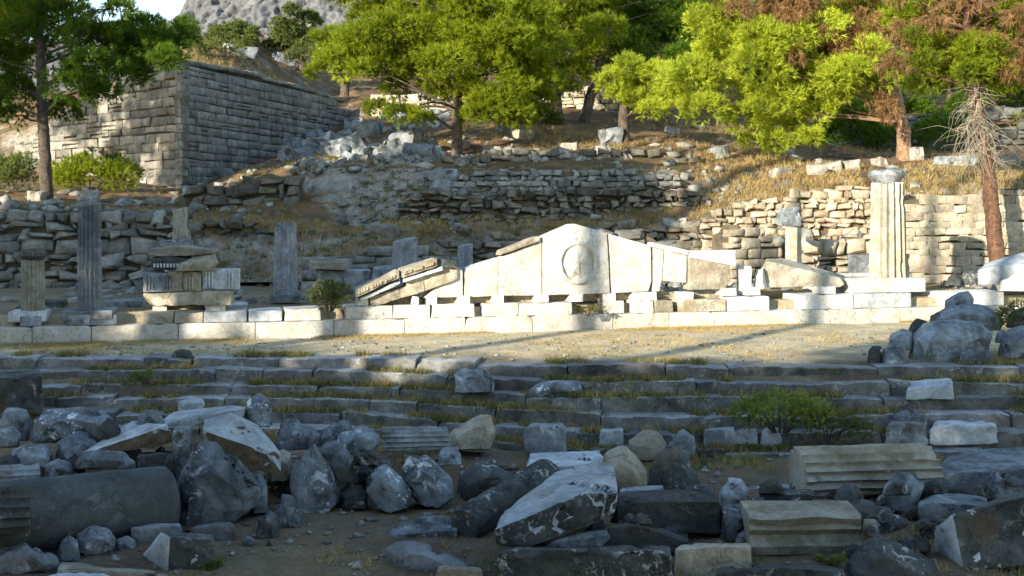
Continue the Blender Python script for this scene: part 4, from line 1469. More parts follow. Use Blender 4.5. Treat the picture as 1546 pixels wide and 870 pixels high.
# ------------------------------------------------------------------ loose stones
def B(name, lab, poly, mat='lichen', depth=0.5, D=None, z=-1.1, amp=0.03, chip=0.05, cat=None, group=None, sink=3):
    yb = max(p[1] for p in poly)
    D = D or DG(yb, z)
    poly = [(p[0], p[1] + (sink if p[1] > yb - 3 else 0)) + tuple(p[2:]) for p in poly]
    return stone(name, lab, cat or name.replace('_', ' '), [boulder_pts(poly, D + depth * 0.3, depth)], mat, amp, chip, group=group, cuts=(8, 0.84, 0.97))


def K(name, lab, front, top, mat='grey', depth=0.5, D=None, z=-1.1, amp=0.015, chip=0.03, cat=None, group=None, sink=3, ends=()):
    yb = max(p[1] for p in front)
    D = D or DG(yb, z)
    front = [(p[0], p[1] + (sink if p[1] > yb - 3 else 0)) + tuple(p[2:]) for p in front]
    return stone(name, lab, cat or name.replace('_', ' '), [block_pts(front, top, D, depth)], mat, amp, chip, group=group, cuts=(3, 0.86, 0.96), ends=ends)


def lying_drum(name, lab, a, b, ra, rb, mat, nfl=0, depth=0.1, cat='column drum', wear=0.012, seed=40, roll=0.0):
    """Column drum lying from world point a to b."""
    d = (b - a)
    L = d.length
    zax = d / L
    xax = zax.cross(Vector((0, 0, 1))).normalized()
    yax = zax.cross(xax)
    R = Matrix((xax, yax, zax)).transposed()
    R = R @ Matrix.Rotation(roll, 3, 'Z')
    if nfl:
        V, F = fluted(a, L, ra, rb, nfl, depth, wear, 0.1, seed=seed, nz=34, axis=[list(r) for r in R], seg=8)
    else:
        V, F = fluted(a, L, ra, rb, 18, 0.0, wear, 0.05, seed=seed, nz=34, axis=[list(r) for r in R], seg=4)
        n = 72
        A = np.array(a)
        ax = np.array(zax)
        for j, f in ((0, 0.86), (34, 0.86), (33, 0.985), (1, 0.985)):
            P = V[j * n:(j + 1) * n]
            cen_ = P.mean(0)
            V[j * n:(j + 1) * n] = cen_ + (P - cen_) * f
    o = sharp(mesh_obj(name, V, F, M[mat]), 38)
    return tag(o, lab, cat)


# --- foreground, left heap
lying_drum('column_drum', 'big smooth dark column drum lying at the left, without flutes', W(-10, 790, 10.5), W(256, 757, 11.5), 0.40, 0.385, 'smooth', wear=0.006)
lying_drum('column_drum', 'dark fluted drum end at the left edge, before the big smooth drum', W(-60, 776, 9.9), W(45, 771, 10.1), 0.245, 0.24, 'dark', 16, 0.14)
B('rock', 'long dark angular rock at the top of the left heap, beside the left edge', [(14, 702), (18, 678), (40, 669), (74, 672), (82, 690), (78, 703)], 'grey', 0.6, D=12.6)
B('rock', 'small bluish rock at the left edge, above the dark angular rock', [(-8, 672), (-6, 648), (20, 642), (34, 655), (30, 672)], 'grey', 0.5, D=13.1)
B('boulder', 'rounded grey boulder left of the large pale wedge slab', [(82, 694), (86, 668), (104, 652), (125, 650), (146, 668), (142, 692)], 'lichen', 0.6, D=12.8)
K('stone_slab', 'large pale wedge slab with a brown broken end, leaning on the left heap', [(115, 686), (178, 680), (232, 676), (262, 668), (255, 642), (236, 652), (180, 670)], [(150, 668), (200, 637), (250, 640)], 'pale', 0.75, D=12.3, amp=0.012, ends=(((0.25, -1, -0.15), 'brown', 0.6),))
B('rock', 'low rock with bright white lichen blotches, above the big smooth drum', [(112, 704), (120, 686), (150, 678), (190, 681), (210, 696), (206, 706)], 'lichen', 0.5, D=11.9)
B('rock', 'small bluish rock above the left half of the big smooth drum', [(66, 722), (70, 702), (88, 694), (108, 698), (114, 716)], 'grey', 0.4, D=11.9)
lying_drum('column_drum', 'short grey fluted drum fragment behind the big smooth drum, at the left edge', W(-20, 726, 11.7), W(60, 722, 11.9), 0.165, 0.16, 'grey', 14, 0.12)
K('stone_block', 'very dark block behind the right end of the big smooth drum', [(206, 728), (204, 690), (262, 684), (266, 728)], [(214, 682), (264, 680)], 'dark', 0.5, D=12.0)
K('stone_slab', 'thin slab standing on edge between the dark block and the bluish lichen rock', [(262, 742), (260, 652), (288, 646), (290, 742)], [(264, 646), (289, 643)], 'grey', 0.4, D=12.1)
B('boulder', 'large bluish rock streaked with lichen, right of the big smooth drum', [(256, 792), (262, 726), (284, 690), (290, 668), (326, 666), (372, 704), (402, 728), (394, 762), (352, 794)], 'lichen', 0.9, D=11.5, amp=0.05)
K('stone_slab', 'pale tilted slab with a brown side, topmost on the bluish lichen rock', [(306, 650), (362, 698), (422, 690), (424, 712), (372, 716), (330, 690)], [(308, 634), (348, 622), (390, 642), (424, 684)], 'pale', 0.6, D=11.9, amp=0.015, ends=(((0.3, -1, -0.3), 'brown', 0.62),))
K('stone_slab', 'long pale flat slab behind the tilted slab on the left heap', [(233, 640), (300, 640), (366, 630), (370, 618), (300, 628)], [(262, 622), (355, 611), (372, 614)], 'pale', 0.6, D=13.3, amp=0.012)
B('boulder', 'upright rounded rock behind the right end of the long pale flat slab', [(370, 642), (372, 606), (388, 594), (405, 597), (414, 616), (412, 642)], 'lichen', 0.5, D=13.5)
B('boulder', 'dark lichen boulder at the head of the left heap, below the large dark block', [(42, 664), (48, 632), (72, 616), (118, 612), (160, 620), (184, 642), (178, 666)], 'lichen', 0.9, D=13.2, amp=0.04)
B('boulder', 'low grey boulder on the left edge, beside the dark lichen boulder', [(-10, 662), (-6, 632), (14, 614), (40, 618), (50, 640), (46, 662)], 'grey', 0.6, D=13.5)
B('boulder', 'small pale rock on the lowest step above the left heap', [(268, 620), (270, 606), (286, 598), (306, 602), (312, 618)], 'pale', 0.3, D=14.6)
K('stone_block', 'large dark squared block on the steps at the left edge', [(-20, 624), (-18, 572), (62, 568), (64, 622)], [(-6, 560), (58, 556)], 'dark', 0.6, D=15.2, amp=0.03)
B('rock', 'jagged lichen rocks low at the left edge, in front of the fluted drum end', [(-12, 862), (-10, 836), (14, 822), (36, 816), (60, 828), (86, 838), (92, 862)], 'lichen', 0.5, amp=0.04)
B('boulder', 'small upright boulder below the left half of the big smooth drum', [(86, 844), (90, 820), (104, 806), (118, 814), (122, 844)], 'lichen', 0.35)
B('boulder', 'rounded lichen boulder leaning on the underside of the big smooth drum', [(112, 836), (116, 806), (136, 795), (164, 797), (176, 812), (176, 836)], 'lichen', 0.45)
B('rock', 'small round pebble-like rock below the big smooth drum', [(174, 832), (178, 816), (192, 810), (204, 816), (208, 832)], 'grey', 0.25)
K('stone_block', 'low grey block behind the dark cube with a light blue left face', [(200, 820), (198, 798), (274, 794), (276, 818)], [(206, 792), (270, 790)], 'grey', 0.4)
K('stone_block', 'small lichen block in front of the bluish lichen rock', [(288, 816), (290, 797), (354, 792), (358, 814)], [(300, 790), (348, 787)], 'lichen', 0.4)
stone('stone_block', 'dark cube with a light blue left face, at the bottom left', 'stone block',
      [[W(254, 866, 9.85), W(326, 868, 9.85), W(324, 816, 9.9), W(256, 810, 9.85), W(214, 838, 10.3), W(216, 850, 10.3), W(243, 803, 10.35), W(320, 805, 10.4), W(324, 850, 10.4)]], 'dark', 0.012, 0.02, ends=(((-1, -.5, 0.6), 'pale', 0.72),))  # sky light on the left face painted as pale stone
K('stone_slab', 'pale flat slab half buried at the bottom left', [(84, 874), (88, 858), (160, 862), (236, 866), (236, 880)], [(92, 848), (170, 852), (232, 858)], 'warm', 0.4, D=9.7)
B('rock', 'low bluish rock cut by the bottom edge at the left', [(60, 885), (66, 868), (100, 862), (150, 864), (176, 872), (180, 885)], 'pale', 0.4, D=9.45)

# --- centre-left heap
B('boulder', 'big egg-shaped boulder mottled with white lichen, centre of the left heap', [(444, 772), (434, 736), (440, 700), (455, 672), (474, 664), (490, 690), (508, 724), (516, 752), (500, 772), (470, 779)], 'lichen', 0.6, D=11.9, amp=0.035)
B('boulder', 'lichen boulder leaning against the right side of the egg-shaped boulder', [(486, 728), (478, 690), (486, 668), (510, 662), (528, 684), (534, 712), (526, 732)], 'lichen', 0.5, D=12.25)
B('boulder', 'round boulder with bright blue white lichen, right of the egg-shaped boulder', [(566, 766), (550, 742), (549, 720), (562, 706), (584, 704), (606, 718), (622, 744), (616, 766), (590, 772)], 'lichen', 0.5, amp=0.03, D=11.8)
B('boulder', 'large grey boulder with a pointed top, at the right end of the left heap', [(628, 760), (606, 722), (604, 700), (618, 682), (634, 678), (660, 696), (684, 724), (689, 750), (668, 765)], 'lichen', 0.55, amp=0.035, D=12.0)
B('rock', 'small rounded rock behind the large grey pointed boulder', [(660, 700), (664, 682), (678, 672), (692, 676), (698, 698)], 'grey', 0.3, D=12.9)
B('rock', 'dark flat rock between the egg-shaped boulder and the round blue white one', [(512, 768), (514, 742), (534, 732), (552, 744), (556, 766)], 'dark', 0.4, D=12.0)
B('rock', 'brownish rock squeezed behind the round spotted boulder', [(534, 728), (536, 706), (560, 692), (590, 692), (600, 710), (590, 728)], 'dark', 0.5, D=12.6)
B('boulder', 'lichen rock at the top of the heap, left of the fluted fragment in shade', [(508, 682), (512, 656), (540, 643), (566, 648), (576, 666), (562, 682)], 'lichen', 0.5, D=13.0)
B('boulder', 'white spotted rock at the top of the heap, above the egg-shaped boulder', [(412, 676), (414, 652), (436, 640), (466, 640), (484, 656), (480, 676)], 'lichen', 0.5, D=13.1)
B('rock', 'dark low rock with a flat lichen top, behind the egg-shaped boulder', [(476, 672), (480, 652), (500, 644), (514, 656), (512, 674)], 'lichen', 0.4, D=13.4)
lying_drum('column_drum', 'grey fluted column fragment lying in shade at the foot of the steps', W(578, 664, 13.4), W(676, 662, 13.5), 0.165, 0.165, 'grey', 16, 0.13)
B('rock', 'brown weedy rock at the right end of the fluted fragment in shade', [(674, 676), (680, 650), (706, 634), (740, 622), (748, 650), (742, 676)], 'warm', 0.5, D=13.9)
B('boulder', 'bluish rounded rock beside the large bluish lichen rock', [(380, 772), (382, 730), (390, 716), (402, 726), (406, 770)], 'lichen', 0.4, D=11.7)
B('boulder', 'small grey boulder leaning in front of the egg-shaped boulder', [(416, 794), (414, 762), (426, 744), (442, 746), (456, 772), (462, 793)], 'lichen', 0.4)
B('boulder', 'low rounded rock in front of the bluish rounded one', [(384, 810), (386, 780), (402, 770), (416, 776), (422, 808)], 'dark', 0.4)
B('rock', 'tan rock wedged between the tilted slab and the egg-shaped boulder', [(402, 724), (404, 692), (424, 676), (440, 684), (442, 722)], 'warm', 0.5, D=12.4)
B('boulder', 'low brown grey hump of rock behind the leaning dark shaft', [(688, 758), (692, 714), (714, 697), (746, 696), (776, 704), (784, 740), (770, 758)], 'dark', 0.7, D=12.4)

rf = random.Random(29)
for (x0, x1, y0, y1, n, D0, D1, lab) in ((0, 120, 700, 735, 7, 12.2, 12.8, 'small dark rock wedged among the boulders behind the big smooth drum'),
                                         (150, 300, 640, 720, 8, 12.3, 13.0, 'small dark rock wedged among the boulders behind the big smooth drum'),
                                         (385, 660, 700, 765, 16, 12.0, 12.8, 'small dark rock wedged among the lichen boulders of the left heap'),
                                         (400, 560, 650, 700, 8, 12.9, 13.4, 'small dark rock wedged among the lichen boulders of the left heap'),
                                         (180, 420, 805, 830, 7, 10.4, 11.0, 'small dark rock lying on the soil before the left heap'),
                                         (690, 950, 780, 850, 8, 10.6, 11.4, 'small dark rock jammed among the broken blocks in the middle'),
                                         (930, 1140, 770, 830, 11, 10.6, 11.4, 'small dark rock jammed among the broken blocks in the middle'),
                                         (1140, 1420, 745, 800, 14, 11.0, 11.8, 'small dark rock jammed among the blocks of the right heap'),
                                         (1270, 1420, 800, 860, 9, 10.2, 10.8, 'small dark rock jammed among the blocks of the right heap'),
                                         (1400, 1546, 735, 765, 7, 11.6, 12.2, 'small dark rock jammed among the blocks of the right heap')):
    for i in range(n):
        px, py, w = x0 + (x1 - x0) * (i + rf.random()) / n, rf.uniform(y0, y1), rf.uniform(18, 46)
        h = w * rf.uniform(.55, .9)
        if n == 7 and y0 > 800:
            w, h = w * .5, h * .5
            D = DG(py)
        else:
            D = rf.uniform(D0, D1)
        q = [(px - w / 2, py), (px - w * .42, py - h * .6), (px - w * .1, py - h), (px + w * .25, py - h * .9), (px + w * .5, py - h * .4), (px + w * .48, py)]
        stone('rock', lab, 'rock', [boulder_pts(q, D, w * D / FOC)], rf.choice(['dark', 'dark', 'lichen']) if x0 < 420 else 'dark', .03, .05, cuts=(6, .78, .95), group=lab.replace('small dark rock', 'small rocks'))
# --- centre heap
lying_drum('column_drum', 'dark smooth shaft leaning diagonally beside the big pale block', W(700, 795, 10.9), W(828, 716, 12.3), 0.20, 0.20, 'dark', 0, wear=0.01)
K('stone_slab', 'flat bluish lichen slab pointing left in front of the leaning dark shaft', [(545, 824), (600, 808), (640, 806), (690, 800), (690, 824), (610, 832)], [(600, 793), (628, 780), (664, 777), (692, 786)], 'lichen', 0.5, D=10.9, amp=0.02)
B('boulder', 'grey tapering rock in front of the flat bluish lichen slab', [(586, 866), (584, 828), (604, 816), (640, 818), (680, 836), (712, 852), (708, 868)], 'grey', 0.55, D=9.95)
K('stone_block', 'low pale edged block at the bottom, left of the big pale block', [(652, 880), (660, 862), (676, 858), (728, 862), (732, 880)], [(664, 852), (724, 856)], 'warm', 0.4, D=9.6)
stone('stone_block', 'big pale topped broken block rising to the right, in the middle of the foreground', 'stone block',
      [[W(745, 800, 9.9), W(748, 824, 9.9), W(790, 828, 9.9), W(830, 808, 10.1), W(926, 778, 10.5), W(932, 744, 10.5), W(880, 745, 10.3), W(824, 768, 10.1), W(762, 770, 10.6), W(838, 712, 11.3), W(905, 694, 11.5), W(929, 700, 11.4), W(930, 770, 11.2), W(800, 822, 10.7)]], 'pale', 0.025, 0.05, ends=(((0.1, -1, -0.05), 'dark', 0.72),))  # shade on the front painted as dark stone
K('stone_slab', 'flat pale bluish slab behind the big pale topped block', [(792, 716), (800, 704), (908, 704), (926, 716)], [(800, 684), (905, 680)], 'pale', 1.1, D=12.6, amp=0.012)
B('boulder', 'upright tan grey rock with a notched top, right of the flat pale bluish slab', [(908, 742), (906, 700), (914, 680), (944, 672), (962, 690), (976, 712), (976, 742)], 'warm', 0.5, D=12.1, amp=0.035)
B('boulder', 'rounded dark triangular boulder right of the notched tan grey rock', [(978, 742), (980, 706), (994, 684), (1016, 675), (1040, 686), (1054, 714), (1060, 742)], 'dark', 0.6, D=12.4, amp=0.025)
K('stone_block', 'long dark moulded block in the middle, with lichen along its top edge', [(930, 800), (932, 758), (1086, 758), (1088, 804), (1010, 800)], [(940, 742), (1020, 738), (1084, 744)], 'dark', 0.6, D=10.9)
K('stone_slab', 'dark slab slanting down to the right under the long dark moulded block', [(905, 826), (915, 796), (960, 788), (1040, 816), (1036, 834)], [(940, 784), (1038, 806)], 'dark', 0.5, D=10.4)
K('stone_slab', 'grey broken slab slipped under the big pale topped block', [(812, 834), (830, 818), (916, 803), (922, 812), (900, 832)], [(850, 806), (915, 800)], 'grey', 0.4, D=10.1)
K('stone_block', 'long dark block with lichen spots along the bottom edge, in the middle', [(750, 884), (750, 838), (790, 830), (1014, 832), (1018, 884)], [(770, 824), (1010, 824)], 'dark', 0.5, D=9.55)
B('rock', 'white cornered block with a black shaded side, right of the long dark moulded block', [(1088, 812), (1088, 764), (1102, 757), (1134, 762), (1134, 790), (1120, 814)], 'lichen', 0.4, D=10.8)
B('rock', 'rounded bluish rock above the white cornered block', [(1084, 762), (1086, 736), (1100, 722), (1120, 722), (1128, 740), (1126, 762)], 'pale', 0.4, D=12.0)
K('stone_block', 'olive grey block at the bottom, right of the long dark spotted block', [(1018, 880), (1018, 832), (1060, 826), (1134, 826), (1136, 880)], [(1030, 820), (1130, 820)], 'warm', 0.5, D=9.75)
B('rock', 'low rocky ridge between the rounded dark boulder and the rounded bluish rock', [(1028, 752), (1034, 738), (1052, 730), (1076, 734), (1082, 752)], 'dark', 0.3, D=11.8)
K('stone_block', 'flat grey block behind the long dark moulded block', [(934, 752), (936, 741), (1000, 739), (1004, 752)], [(940, 735), (1000, 733)], 'grey', 0.4, D=11.6)

# --- right heap
lying_drum('column_drum', 'pale fluted column drum lying on the ground at the right', W(1204, 714, 12.4), W(1403, 708, 12.6), 0.31, 0.305, 'column', 18, 0.13, wear=0.02, roll=0.1)
K('stone_block', 'dark squared block left of the rounded dark slab, below the pale fluted drum', [(1147, 784), (1147, 748), (1230, 746), (1236, 784)], [(1150, 740), (1228, 738)], 'dark', 0.5)
B('stone_slab', 'rounded dark slab lying between the pale fluted drum and the pale moulded block', [(1204, 790), (1206, 762), (1226, 752), (1300, 754), (1346, 766), (1374, 786), (1374, 804), (1300, 802)], 'dark', 0.6, D=11.2, amp=0.02)
mk = thing('moulded_block', 'pale moulded block with long horizontal grooves and a cracked right end', 'moulded block', W(1225, 838, 10.35))
D = 10.35
prof = [(838, 0.0), (826, -0.03), (819, 0.04), (808, 0.07), (801, -0.01), (794, 0.05), (784, -0.02), (778, 0.05)]
V, F = [], []
xs_ = np.linspace(1131, 1300, 30)
for i, x in enumerate(xs_):
    for j, (y, d) in enumerate(prof):
        q = W(x, y + 2.0 * math.sin(x * 0.05 + j) * (1 if j > 4 else 0.2) - (x - 1131) * 0.012, D + d + 0.012 * math.sin(x * .3 + j * 2))
        V.append(q)
    for dz in (0.02, -0.02):
        V.append(W(x, 776, D + 0.1) + Vector((0, 0.42, dz)))
m_ = len(prof) + 2
for i in range(len(xs_) - 1):
    for j in range(m_ - 1):
        F.append((i * m_ + j, (i + 1) * m_ + j, (i + 1) * m_ + j + 1, i * m_ + j + 1))
F.append(tuple(range(m_)))
F.append(tuple((len(xs_) - 1) * m_ + j for j in reversed(range(m_))))
sharp(mesh_obj('moulding', V, F, M['warm'], mk), 30)
stone('cracked_end', None, None, [block_pts([(1302, 836), (1303, 792), (1326, 790), (1318, 812), (1312, 836)], [(1304, 782), (1322, 784)], D, 0.35)], 'warm', 0.015, 0.02, parent=mk)
B('rock', 'small upright grey rock leaning on the right end of the pale fluted drum', [(1326, 764), (1336, 732), (1356, 711), (1384, 714), (1396, 734), (1380, 772)], 'grey', 0.4, D=11.7, amp=0.02)
K('stone_block', 'flat topped lichen block left of the big dark cube', [(1388, 794), (1386, 762), (1420, 758), (1490, 764), (1494, 792)], [(1392, 750), (1424, 742), (1468, 746), (1490, 752)], 'lichen', 0.6, D=11.3)
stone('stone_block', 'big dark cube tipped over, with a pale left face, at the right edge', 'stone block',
      [[W(1438, 777, 9.95), W(1556, 750, 10.0), W(1568, 852, 9.9), W(1456, 866, 9.85), W(1404, 803, 10.5), W(1420, 858, 10.45), W(1535, 742, 10.75), W(1550, 836, 10.7), W(1412, 796, 10.55)]], 'dark', 0.012, 0.03, ends=(((-1, -.55, 0.1), 'pale', 0.72),))  # left face painted pale for the sun and sky it catches
B('boulder', 'big dark rock cut by the bottom edge, left of the big dark cube', [(1268, 890), (1276, 852), (1300, 820), (1326, 804), (1356, 816), (1400, 842), (1440, 876), (1440, 890)], 'dark', 0.7, D=9.7, amp=0.04)
K('stone_slab', 'low lichen slab along the bottom edge, below the pale moulded block', [(1080, 890), (1082, 862), (1180, 858), (1276, 864), (1280, 890)], [(1090, 852), (1270, 852)], 'dark', 0.5, D=9.4)
K('stone_slab', 'large flat dark bluish slab at the right edge, behind the lichen block', [(1402, 744), (1404, 714), (1470, 716), (1580, 712), (1580, 748)], [(1432, 688), (1480, 678), (1580, 674)], 'grey', 1.3, D=12.4)
B('stone_block', 'lichen speckled block at the right edge, on the large flat dark slab', [(1490, 754), (1490, 722), (1504, 706), (1560, 702), (1570, 752)], 'lichen', 0.5, D=11.9)
B('rock', 'dark low rock between the pale fluted drum and the large flat dark slab', [(1388, 754), (1392, 732), (1412, 724), (1432, 734), (1436, 754)], 'dark', 0.4, D=11.9)
B('rock', 'broken grey chunk at the left end of the pale moulded block', [(1106, 832), (1112, 804), (1130, 794), (1146, 804), (1148, 832)], 'lichen', 0.3, D=10.7)
B('rock', 'low bluish rock at the foot of the big dark cube', [(1384, 806), (1390, 790), (1408, 786), (1420, 796), (1420, 812)], 'dark', 0.3, D=10.9)
K('stone_block', 'weathered block left of the pale fluted drum, low in the soil', [(1120, 752), (1122, 738), (1192, 736), (1196, 752)], [(1126, 731), (1192, 730)], 'grey', 0.4, D=12.6)

# --- stones at the foot of the steps
K('stone_block', 'squared block with a light left face at the foot of the steps, in the middle', [(792, 684), (790, 650), (812, 642), (856, 648), (858, 682)], [(800, 638), (850, 638)], 'grey', 0.5, D=13.95)
K('stone_block', 'small light block at the foot of the steps, right of the squared one', [(904, 674), (904, 652), (940, 650), (942, 674)], [(908, 647), (940, 646)], 'pale', 0.3, D=14.4)
B('rock', 'weedy tan rock at the foot of the steps, behind the notched tan grey rock', [(946, 692), (948, 664), (966, 650), (994, 652), (1008, 672), (1006, 692)], 'warm', 0.5, D=13.95)
B('rock', 'grey rounded rock at the foot of the steps, right of the weedy tan one', [(1006, 690), (1010, 660), (1030, 648), (1048, 656), (1054, 688)], 'grey', 0.4, D=13.95)
K('stone_block', 'low grey block at the foot of the steps, between two weedy gaps', [(1062, 672), (1062, 650), (1108, 648), (1110, 672)], [(1066, 645), (1108, 644)], 'grey', 0.4, D=14.4)
K('stone_block', 'long low block at the foot of the steps, left of the green shrub', [(1092, 668), (1092, 652), (1142, 650), (1144, 668)], [(1096, 647), (1142, 646)], 'pale', 0.4, D=14.4)
B('rock', 'light pointed rock at the foot of the green shrub', [(1146, 672), (1150, 650), (1162, 640), (1176, 642), (1182, 668)], 'pale', 0.3, D=14.4)
K('stone_block', 'bluish square block at the foot of the steps, right of the green shrub', [(1337, 668), (1338, 646), (1352, 638), (1400, 642), (1402, 668)], [(1345, 634), (1398, 632)], 'grey', 0.4, D=14.4)
K('stone_slab', 'long bluish flat block at the foot of the steps, near the right edge', [(1402, 670), (1404, 648), (1420, 640), (1504, 644), (1510, 668)], [(1412, 634), (1500, 634)], 'pale', 0.5, D=14.4)
B('boulder', 'small grey boulder on the lowest step, above the bluish square block', [(1346, 642), (1350, 626), (1366, 619), (1396, 622), (1402, 640)], 'lichen', 0.3, D=14.6)
B('boulder', 'round lichen boulder sitting on the middle of the steps', [(686, 590), (686, 566), (700, 554), (726, 552), (744, 564), (746, 590)], 'lichen', 0.4, D=15.5, amp=0.035)
K('stone_block', 'white topped block lying loose on the steps at the right', [(1368, 600), (1370, 586), (1438, 582), (1440, 600)], [(1374, 575), (1430, 570), (1438, 572)], 'pale', 0.35, D=15.1)
B('rock', 'low dark rock on the terrace edge above the steps, at the left', [(258, 538), (264, 530), (276, 526), (288, 530), (294, 538)], 'dark', 0.3, D=16.9)
B('rock', 'long lichen rock lying along the steps, right of the round lichen boulder', [(792, 600), (796, 584), (820, 576), (880, 574), (890, 590), (880, 600)], 'lichen', 0.4, D=15.4)

# --- boulder heap at the right end of the terrace
RB = [([(1426, 472), (1428, 454), (1446, 442), (1462, 438), (1470, 452), (1468, 472)], 'grey', .5, 17.7, 'tilted block with a pointed top, highest in the right-hand boulder heap'),
      ([(1402, 494), (1404, 474), (1424, 462), (1466, 458), (1500, 464), (1516, 484), (1510, 496)], 'grey', .9, 17.3, 'long rounded boulder across the top of the right-hand heap'),
      ([(1370, 546), (1376, 508), (1394, 488), (1420, 481), (1490, 482), (1504, 496), (1494, 530), (1480, 546)], 'grey', 1.1, 16.5, 'biggest flat-faced boulder in the middle of the right-hand heap'),
      ([(1370, 512), (1372, 490), (1386, 480), (1400, 486), (1402, 510)], 'dark', .4, 16.9, 'small dark boulder at the left shoulder of the biggest flat-faced boulder'),
      ([(1336, 526), (1340, 506), (1358, 496), (1376, 502), (1380, 526)], 'grey', .4, 16.7, 'brownish grey boulder on the left slope of the right-hand heap'),
      ([(1309, 547), (1312, 526), (1322, 519), (1332, 524), (1336, 547)], 'dark', .4, 16.2, 'leftmost low rock of the right-hand heap, at the terrace edge'),
      ([(1330, 548), (1332, 526), (1350, 517), (1366, 522), (1374, 548)], 'lichen', .4, 16.15, 'pale faceted rock at the left foot of the biggest flat-faced boulder'),
      ([(1502, 538), (1506, 510), (1524, 496), (1560, 488), (1600, 500), (1600, 538)], 'grey', .8, 16.4, 'large pale boulder of the right-hand heap, cut by the right edge'),
      ([(1446, 548), (1450, 532), (1474, 525), (1498, 530), (1500, 548)], 'grey', .4, 16.1, 'low boulder at the right foot of the biggest flat-faced boulder'),
      ([(1503, 514), (1506, 500), (1514, 496), (1521, 502), (1522, 514)], 'grey', .3, 16.7, 'small round stone in the weedy gap of the right-hand heap'),
      ([(1516, 492), (1520, 474), (1546, 462), (1590, 470), (1590, 494)], 'dark', .6, 17.3, 'dark boulder behind the weeds at the right edge')]
for poly, m, dp, D, lab in RB:
    B('boulder', lab, poly, m, dp, D=D, amp=0.03, group='boulders heaped at the right end of the terrace')

# --- far stones lying on the slopes
FAR = [(590, 232, 28, 18, 'pale', 'squared pale block on the slope left of the middle pine trunk'), (650, 236, 18, 14, 'pale', 'small pale angular stone near the foot of the middle pine'),
       (790, 208, 34, 13, 'pale', 'flat light slab lying on the brown slope right of the middle pine'), (925, 214, 32, 22, 'grey', 'rounded grey boulder at the foot of the pine with a pale scar'),
       (1016, 200, 22, 10, 'warm', 'tan stone on the sunlit strip under the yellow green pine'), (1385, 240, 26, 18, 'pale', 'light block at the foot of the split-barked pine'),
       (1235, 262, 26, 14, 'warm', 'leftmost tan stone of the row along the sunlit bank'), (1262, 258, 26, 16, 'warm', 'large tan stone in the row along the sunlit bank'),
       (1290, 255, 20, 15, 'pale', 'light stone in the row along the sunlit bank, left of the column head'), (1332, 250, 16, 14, 'pale', 'small whitish stone just above the head of the tall capped column'),
       (1180, 262, 36, 12, 'warm', 'low tan slab at the left end of the sunlit bank'), (664, 300, 40, 46, 'grey', 'squarish grey rock standing in the bank, left of the small rubble masonry'),
       (575, 352, 44, 14, 'pale', 'flat pale slab on the yellow grassy ledge'), (1020, 350, 30, 20, 'warm', 'tan block standing in the bank right of the gable top'),
       (1440, 245, 60, 10, 'grey', 'long low grey slab on the bank left of the leaning red trunk'), (1520, 246, 40, 14, 'warm', 'tan stone on the bank right of the leaning red trunk'),
       (545, 236, 22, 14, 'grey', 'dark bluish block on the rubble slope below the bastion'), (500, 232, 34, 22, 'grey', 'big bluish block in the rubble slope below the bastion'),
       (440, 226, 28, 20, 'grey', 'tilted bluish block at the foot of the shaded bastion face'), (470, 200, 30, 20, 'grey', 'angular bluish block higher on the rubble slope below the bastion'),
       (560, 200, 26, 20, 'grey', 'bluish block in shade beneath the drooping pine branch'), (610, 210, 22, 16, 'grey', 'small bluish block near the top of the rubble slope'),
       (330, 268, 36, 16, 'grey', 'long grey block in front of the bastion corner'), (300, 300, 44, 20, 'grey', 'wide grey block on the ledge below the bastion corner'),
       (235, 270, 30, 22, 'pale', 'bright block at the foot of the sunlit bastion face'), (262, 275, 18, 16, 'pale', 'small bright block beside the bastion corner'),
       (52, 302, 24, 14, 'warm', 'light brown stone beside the foot of the leftmost pine'), (130, 300, 26, 14, 'pale', 'light stone on the ledge right of the leftmost pine'),
       (700, 222, 18, 12, 'pale', 'white stone at the left end of the brown slope'), (740, 226, 26, 8, 'warm', 'low tan stone on the edge of the brown slope'),
       (860, 226, 24, 10, 'warm', 'low tan stone below the pine with spreading roots'), (1085, 232, 30, 14, 'grey', 'grey stone in shade under the yellow green pine')]
rf = random.Random(5)
for (px, py, w, h, m, lab) in FAR:
    p = hill_hit(px, py + 2)
    if p is None:
        continue
    s = p.y / FOC
    P = box_pts((p.x, p.y + 0.2, p.z - 0.15), w * s, max(0.4, w * s * 0.6), h * s + 0.15, rf.uniform(-.5, .5), rf.uniform(-.15, .15), rf.uniform(-.12, .12), 0.13)
    stone('stone_block' if m != 'warm' else 'rock', lab, 'stone block' if m != 'warm' else 'rock', [P], 'farstone' if m in ('pale', 'warm') else m, amp=0.05, chip=0.08, voxel=0.07)
rf = random.Random(17)
for i in range(95):
    px = rf.uniform(385, 665)
    p = hill_hit(px, rf.uniform(178 + max(0, 470 - px) * 0.25, 246))
    if p is None or p.y > 56:
        continue
    w = .28 + .95 * rf.random() ** 1.6
    stone('stone_block', 'tumbled bluish block in the rubble slope between the shaded bastion face and the middle pine', 'stone block',
          [box_pts((p.x, p.y, p.z - .15), w, w * rf.uniform(.6, 1), w * rf.uniform(.4, .8), rf.uniform(-1, 1), rf.uniform(-.5, .5), rf.uniform(-.5, .5), .12)], 'grey', amp=.06, chip=.08, cuts=(3, .8, .95), group='tumbled blocks on the rubble slope below the bastion')
